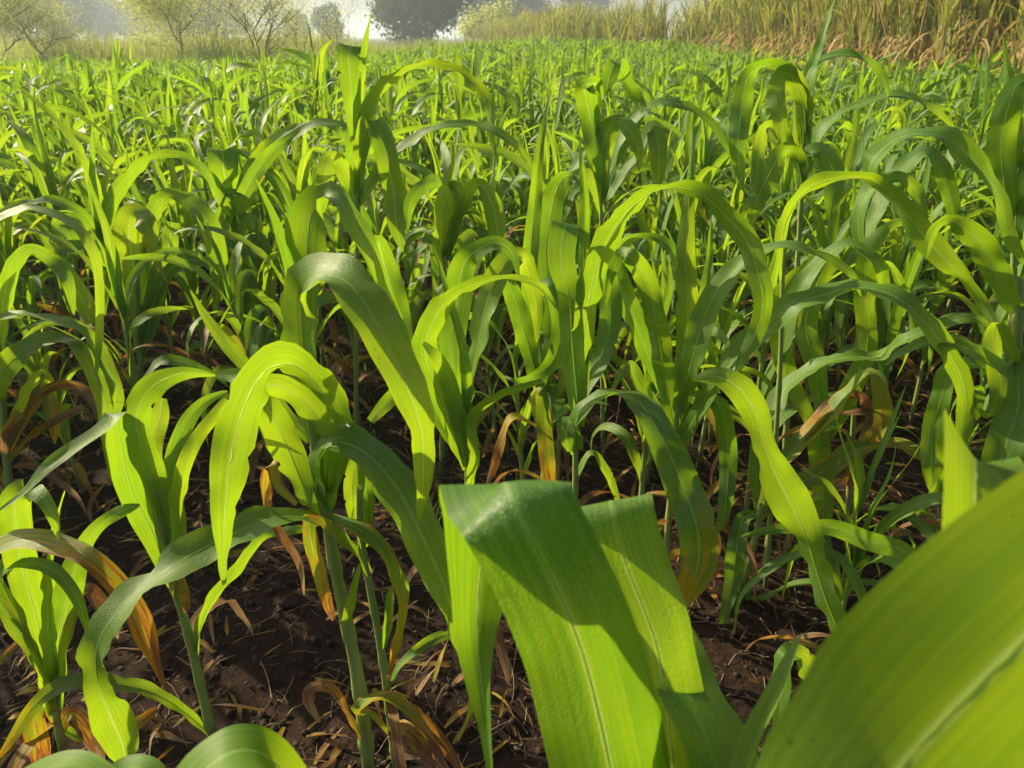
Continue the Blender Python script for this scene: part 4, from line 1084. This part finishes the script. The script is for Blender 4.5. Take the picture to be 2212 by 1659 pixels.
fx = [(18, 120, 13, 'hazy distant tree behind the slender two stemmed thorn tree'), (75, 130, 13, 'tall hazy distant tree between the two thinnest thorn trees'),
      (145, 150, 13, 'tall hazy distant tree right behind the open thorn tree'), (205, 190, 9.0, 'low distant tree where the misty tree line begins beside the tall hazy tree'),
      (240, 185, 10.0, 'rounded distant tree in the middle of the low misty tree line'), (280, 195, 9.0, 'lowest distant tree of the misty tree line behind the scrub'),
      (320, 175, 10.5, 'distant tree at the edge of the bushy thorn tree, ending the misty line'), (495, 170, 9.5, 'distant tree showing between the bushy and the sparse thorn tree'),
      (645, 210, 7.5, 'faint little distant tree next to the rounded hazy tree'), (1065, 140, 9.5, 'grey green distant tree beside the pale young tree'),
      (1110, 150, 12, 'hazy distant tree rising over the start of the sugarcane'), (1165, 160, 13, 'broad hazy distant tree above the sugarcane tops'), (1260, 190, 13, 'faintest distant tree showing over the sugarcane tops')]
for i, (px, yy, hh, lab) in enumerate(fx):
    tree('distant_tree', lab, ground_x(px, yy), yy, hh, 1.2, M_TREE, 7500, .30, 3, 200 + i, dense=True, group='distant trees in the haze', trunk_r=.08)


# ------------------------------------------------------------------ litter on the soil
def clods():
    ico = bmesh.new()
    bmesh.ops.create_icosphere(ico, subdivisions=1, radius=1)
    V0 = np.array([v.co[:] for v in ico.verts]); F0 = np.array([[v.index for v in f.verts] for f in ico.faces])
    ico.free()
    Vs, Fs, A = [], [], []
    k = 0
    for _ in range(15000):
        y = 0.7 + 3.3 * random.random() ** 1.5
        x = random.uniform(-.75, .75) * (y + .4)
        s = 0.0015 + 0.009 * random.random() ** 4
        q = V0 * (1 + rng.normal(0, .16, (len(V0), 1))) * np.array([1, random.uniform(.7, 1.3), random.uniform(.55, .9)]) * s
        q = q + np.array([x, y, float(hump(x, y)) + s * .35])
        Vs.append(q); Fs.append(F0 + k); A.append(np.full(len(V0), random.random())); k += len(V0)
    me = mesh_np('soil_crumbs', np.vstack(Vs), np.vstack(Fs), M_CLOD, None, {'rnd': np.concatenate(A)}, smooth=False)
    tag(obj('soil_crumbs', me), 'loose crumbs and pebbles scattered over the brown soil', 'soil crumbs', kind='stuff')
    for (px, py, s, lab) in ((620, 1308, .017, 'fist sized tan clod lying on the bare soil beside the thick stalk'), (1040, 1240, .012, 'brown clod half hidden on the soil behind the broad blade')):
        Y = CAM_H / math.tan(PITCH + math.atan((py - 829.5) / 1661))
        bm = bmesh.new()
        bmesh.ops.create_icosphere(bm, subdivisions=3, radius=1)
        for v in bm.verts:
            c = v.co
            f = 1 + .16 * math.sin(c.x * 5 + 1) * math.cos(c.y * 4) + .09 * math.sin(c.z * 9 + c.x * 7) + random.gauss(0, .025)
            v.co = Vector((c.x * 1.5, c.y * .9, c.z * .7)) * f * s
        me = bpy.data.meshes.new('clod'); bm.to_mesh(me); bm.free()
        me.materials.append(M_CLOD)
        x = ground_x(px, Y)
        tag(obj('soil_clod', me, None, (x, Y, float(hump(x, Y)) + s * .4)), lab, 'clod')


clods()


def litter():
    b = Bag()
    for _ in range(4200):
        y = 0.7 + 3.6 * random.random() ** 1.2
        x = random.uniform(-.75, .75) * (y + .4)
        L = random.uniform(.015, .12) * random.choice((.6, 1, 1.3))
        a = random.uniform(0, 6.28)
        cv = random.gauss(0, .8)
        n = 6
        P = [[x, y, float(hump(x, y)) + random.uniform(.004, .012)]]
        for k in range(n - 1):
            a += cv / n
            px, py = P[-1][0] + math.cos(a) * L / n, P[-1][1] + math.sin(a) * L / n
            P.append([px, py, float(hump(px, py)) + .005 + .008 * math.sin(k) * random.random()])
        V, F, uv = tube(np.array(P), random.uniform(.0004, .0012), 3)
        b.add(V, F, uv, rnd=random.random())
    tag(obj('straw_litter', b.mesh('straw_litter', M_STRAW)), 'fine dry straw and roots strewn over the soil', 'straw', kind='stuff')
    b = Bag()
    for _ in range(1300):
        y = 0.8 + 3.0 * random.random()
        x = random.uniform(-.75, .75) * (y + .4)
        V, uv = free_leaf(np.array([x, y, float(hump(x, y)) + .006]), random.uniform(0, 6.28), random.uniform(.04, .14), random.uniform(.005, .016), R(random.uniform(0, 40)), R(random.uniform(-30, 5)), 1, random.uniform(-2, 2), 7, 2, random.random() * 6)
        V[:, 2] = np.maximum(V[:, 2], hump(V[:, 0], V[:, 1]) + .003)
        b.add(V, grid_faces(7, 3), uv, rnd=random.random(), dry=random.uniform(.7, 1.2))
    tag(obj('leaf_litter', b.mesh('leaf_litter', M_LEAF)), 'shrivelled brown leaf scraps lying on the soil', 'leaf litter', kind='stuff')
    b = Bag()
    for _ in range(900):
        # patches of fine weeds between the plants further in
        y = random.uniform(1.75, 5.5)
        x = random.uniform(-.72, .72) * (y + .2)
        if math.sin(x * 3.1 + y) + math.sin(y * 2.3 - x) < -.2: continue
        z = float(hump(x, y))
        for k in range(random.randint(4, 8)):
            V, uv = free_leaf(np.array([x + random.gauss(0, .02), y + random.gauss(0, .02), z]), random.uniform(0, 6.28), random.uniform(.05, .2), random.uniform(.0022, .005), R(random.uniform(50, 88)), R(random.uniform(-20, 50)), 1.3, random.uniform(-1, 1), 5, 2, random.random() * 6)
            b.add(V, grid_faces(5, 3), uv, rnd=random.random())
    tag(obj('ground_weeds', b.mesh('ground_weeds', M_WEED)), 'fine low weeds growing on the soil between the stalks', 'weeds', kind='stuff')


litter()

# ------------------------------------------------------------------ morning haze
def haze():
    bm = bmesh.new()
    bmesh.ops.create_cube(bm, size=1)
    for v in bm.verts:
        v.co = Vector((v.co.x * 3100, v.co.y * 3100, v.co.z * 21 + 9.4))
    me = bpy.data.meshes.new('haze'); bm.to_mesh(me); bm.free()
    g = NT('haze')
    p = g.n('ShaderNodeVolumePrincipled', {'Color': (0.76, 0.89, 1.0), 'Density': 0.0020, 'Anisotropy': 0.3})
    g.t.links.new(p.outputs[0], g.out.inputs['Volume'])
    me.materials.append(g.m)
    tag(obj('haze', me), 'thin pale morning haze over the field', 'haze', kind='stuff')


haze()
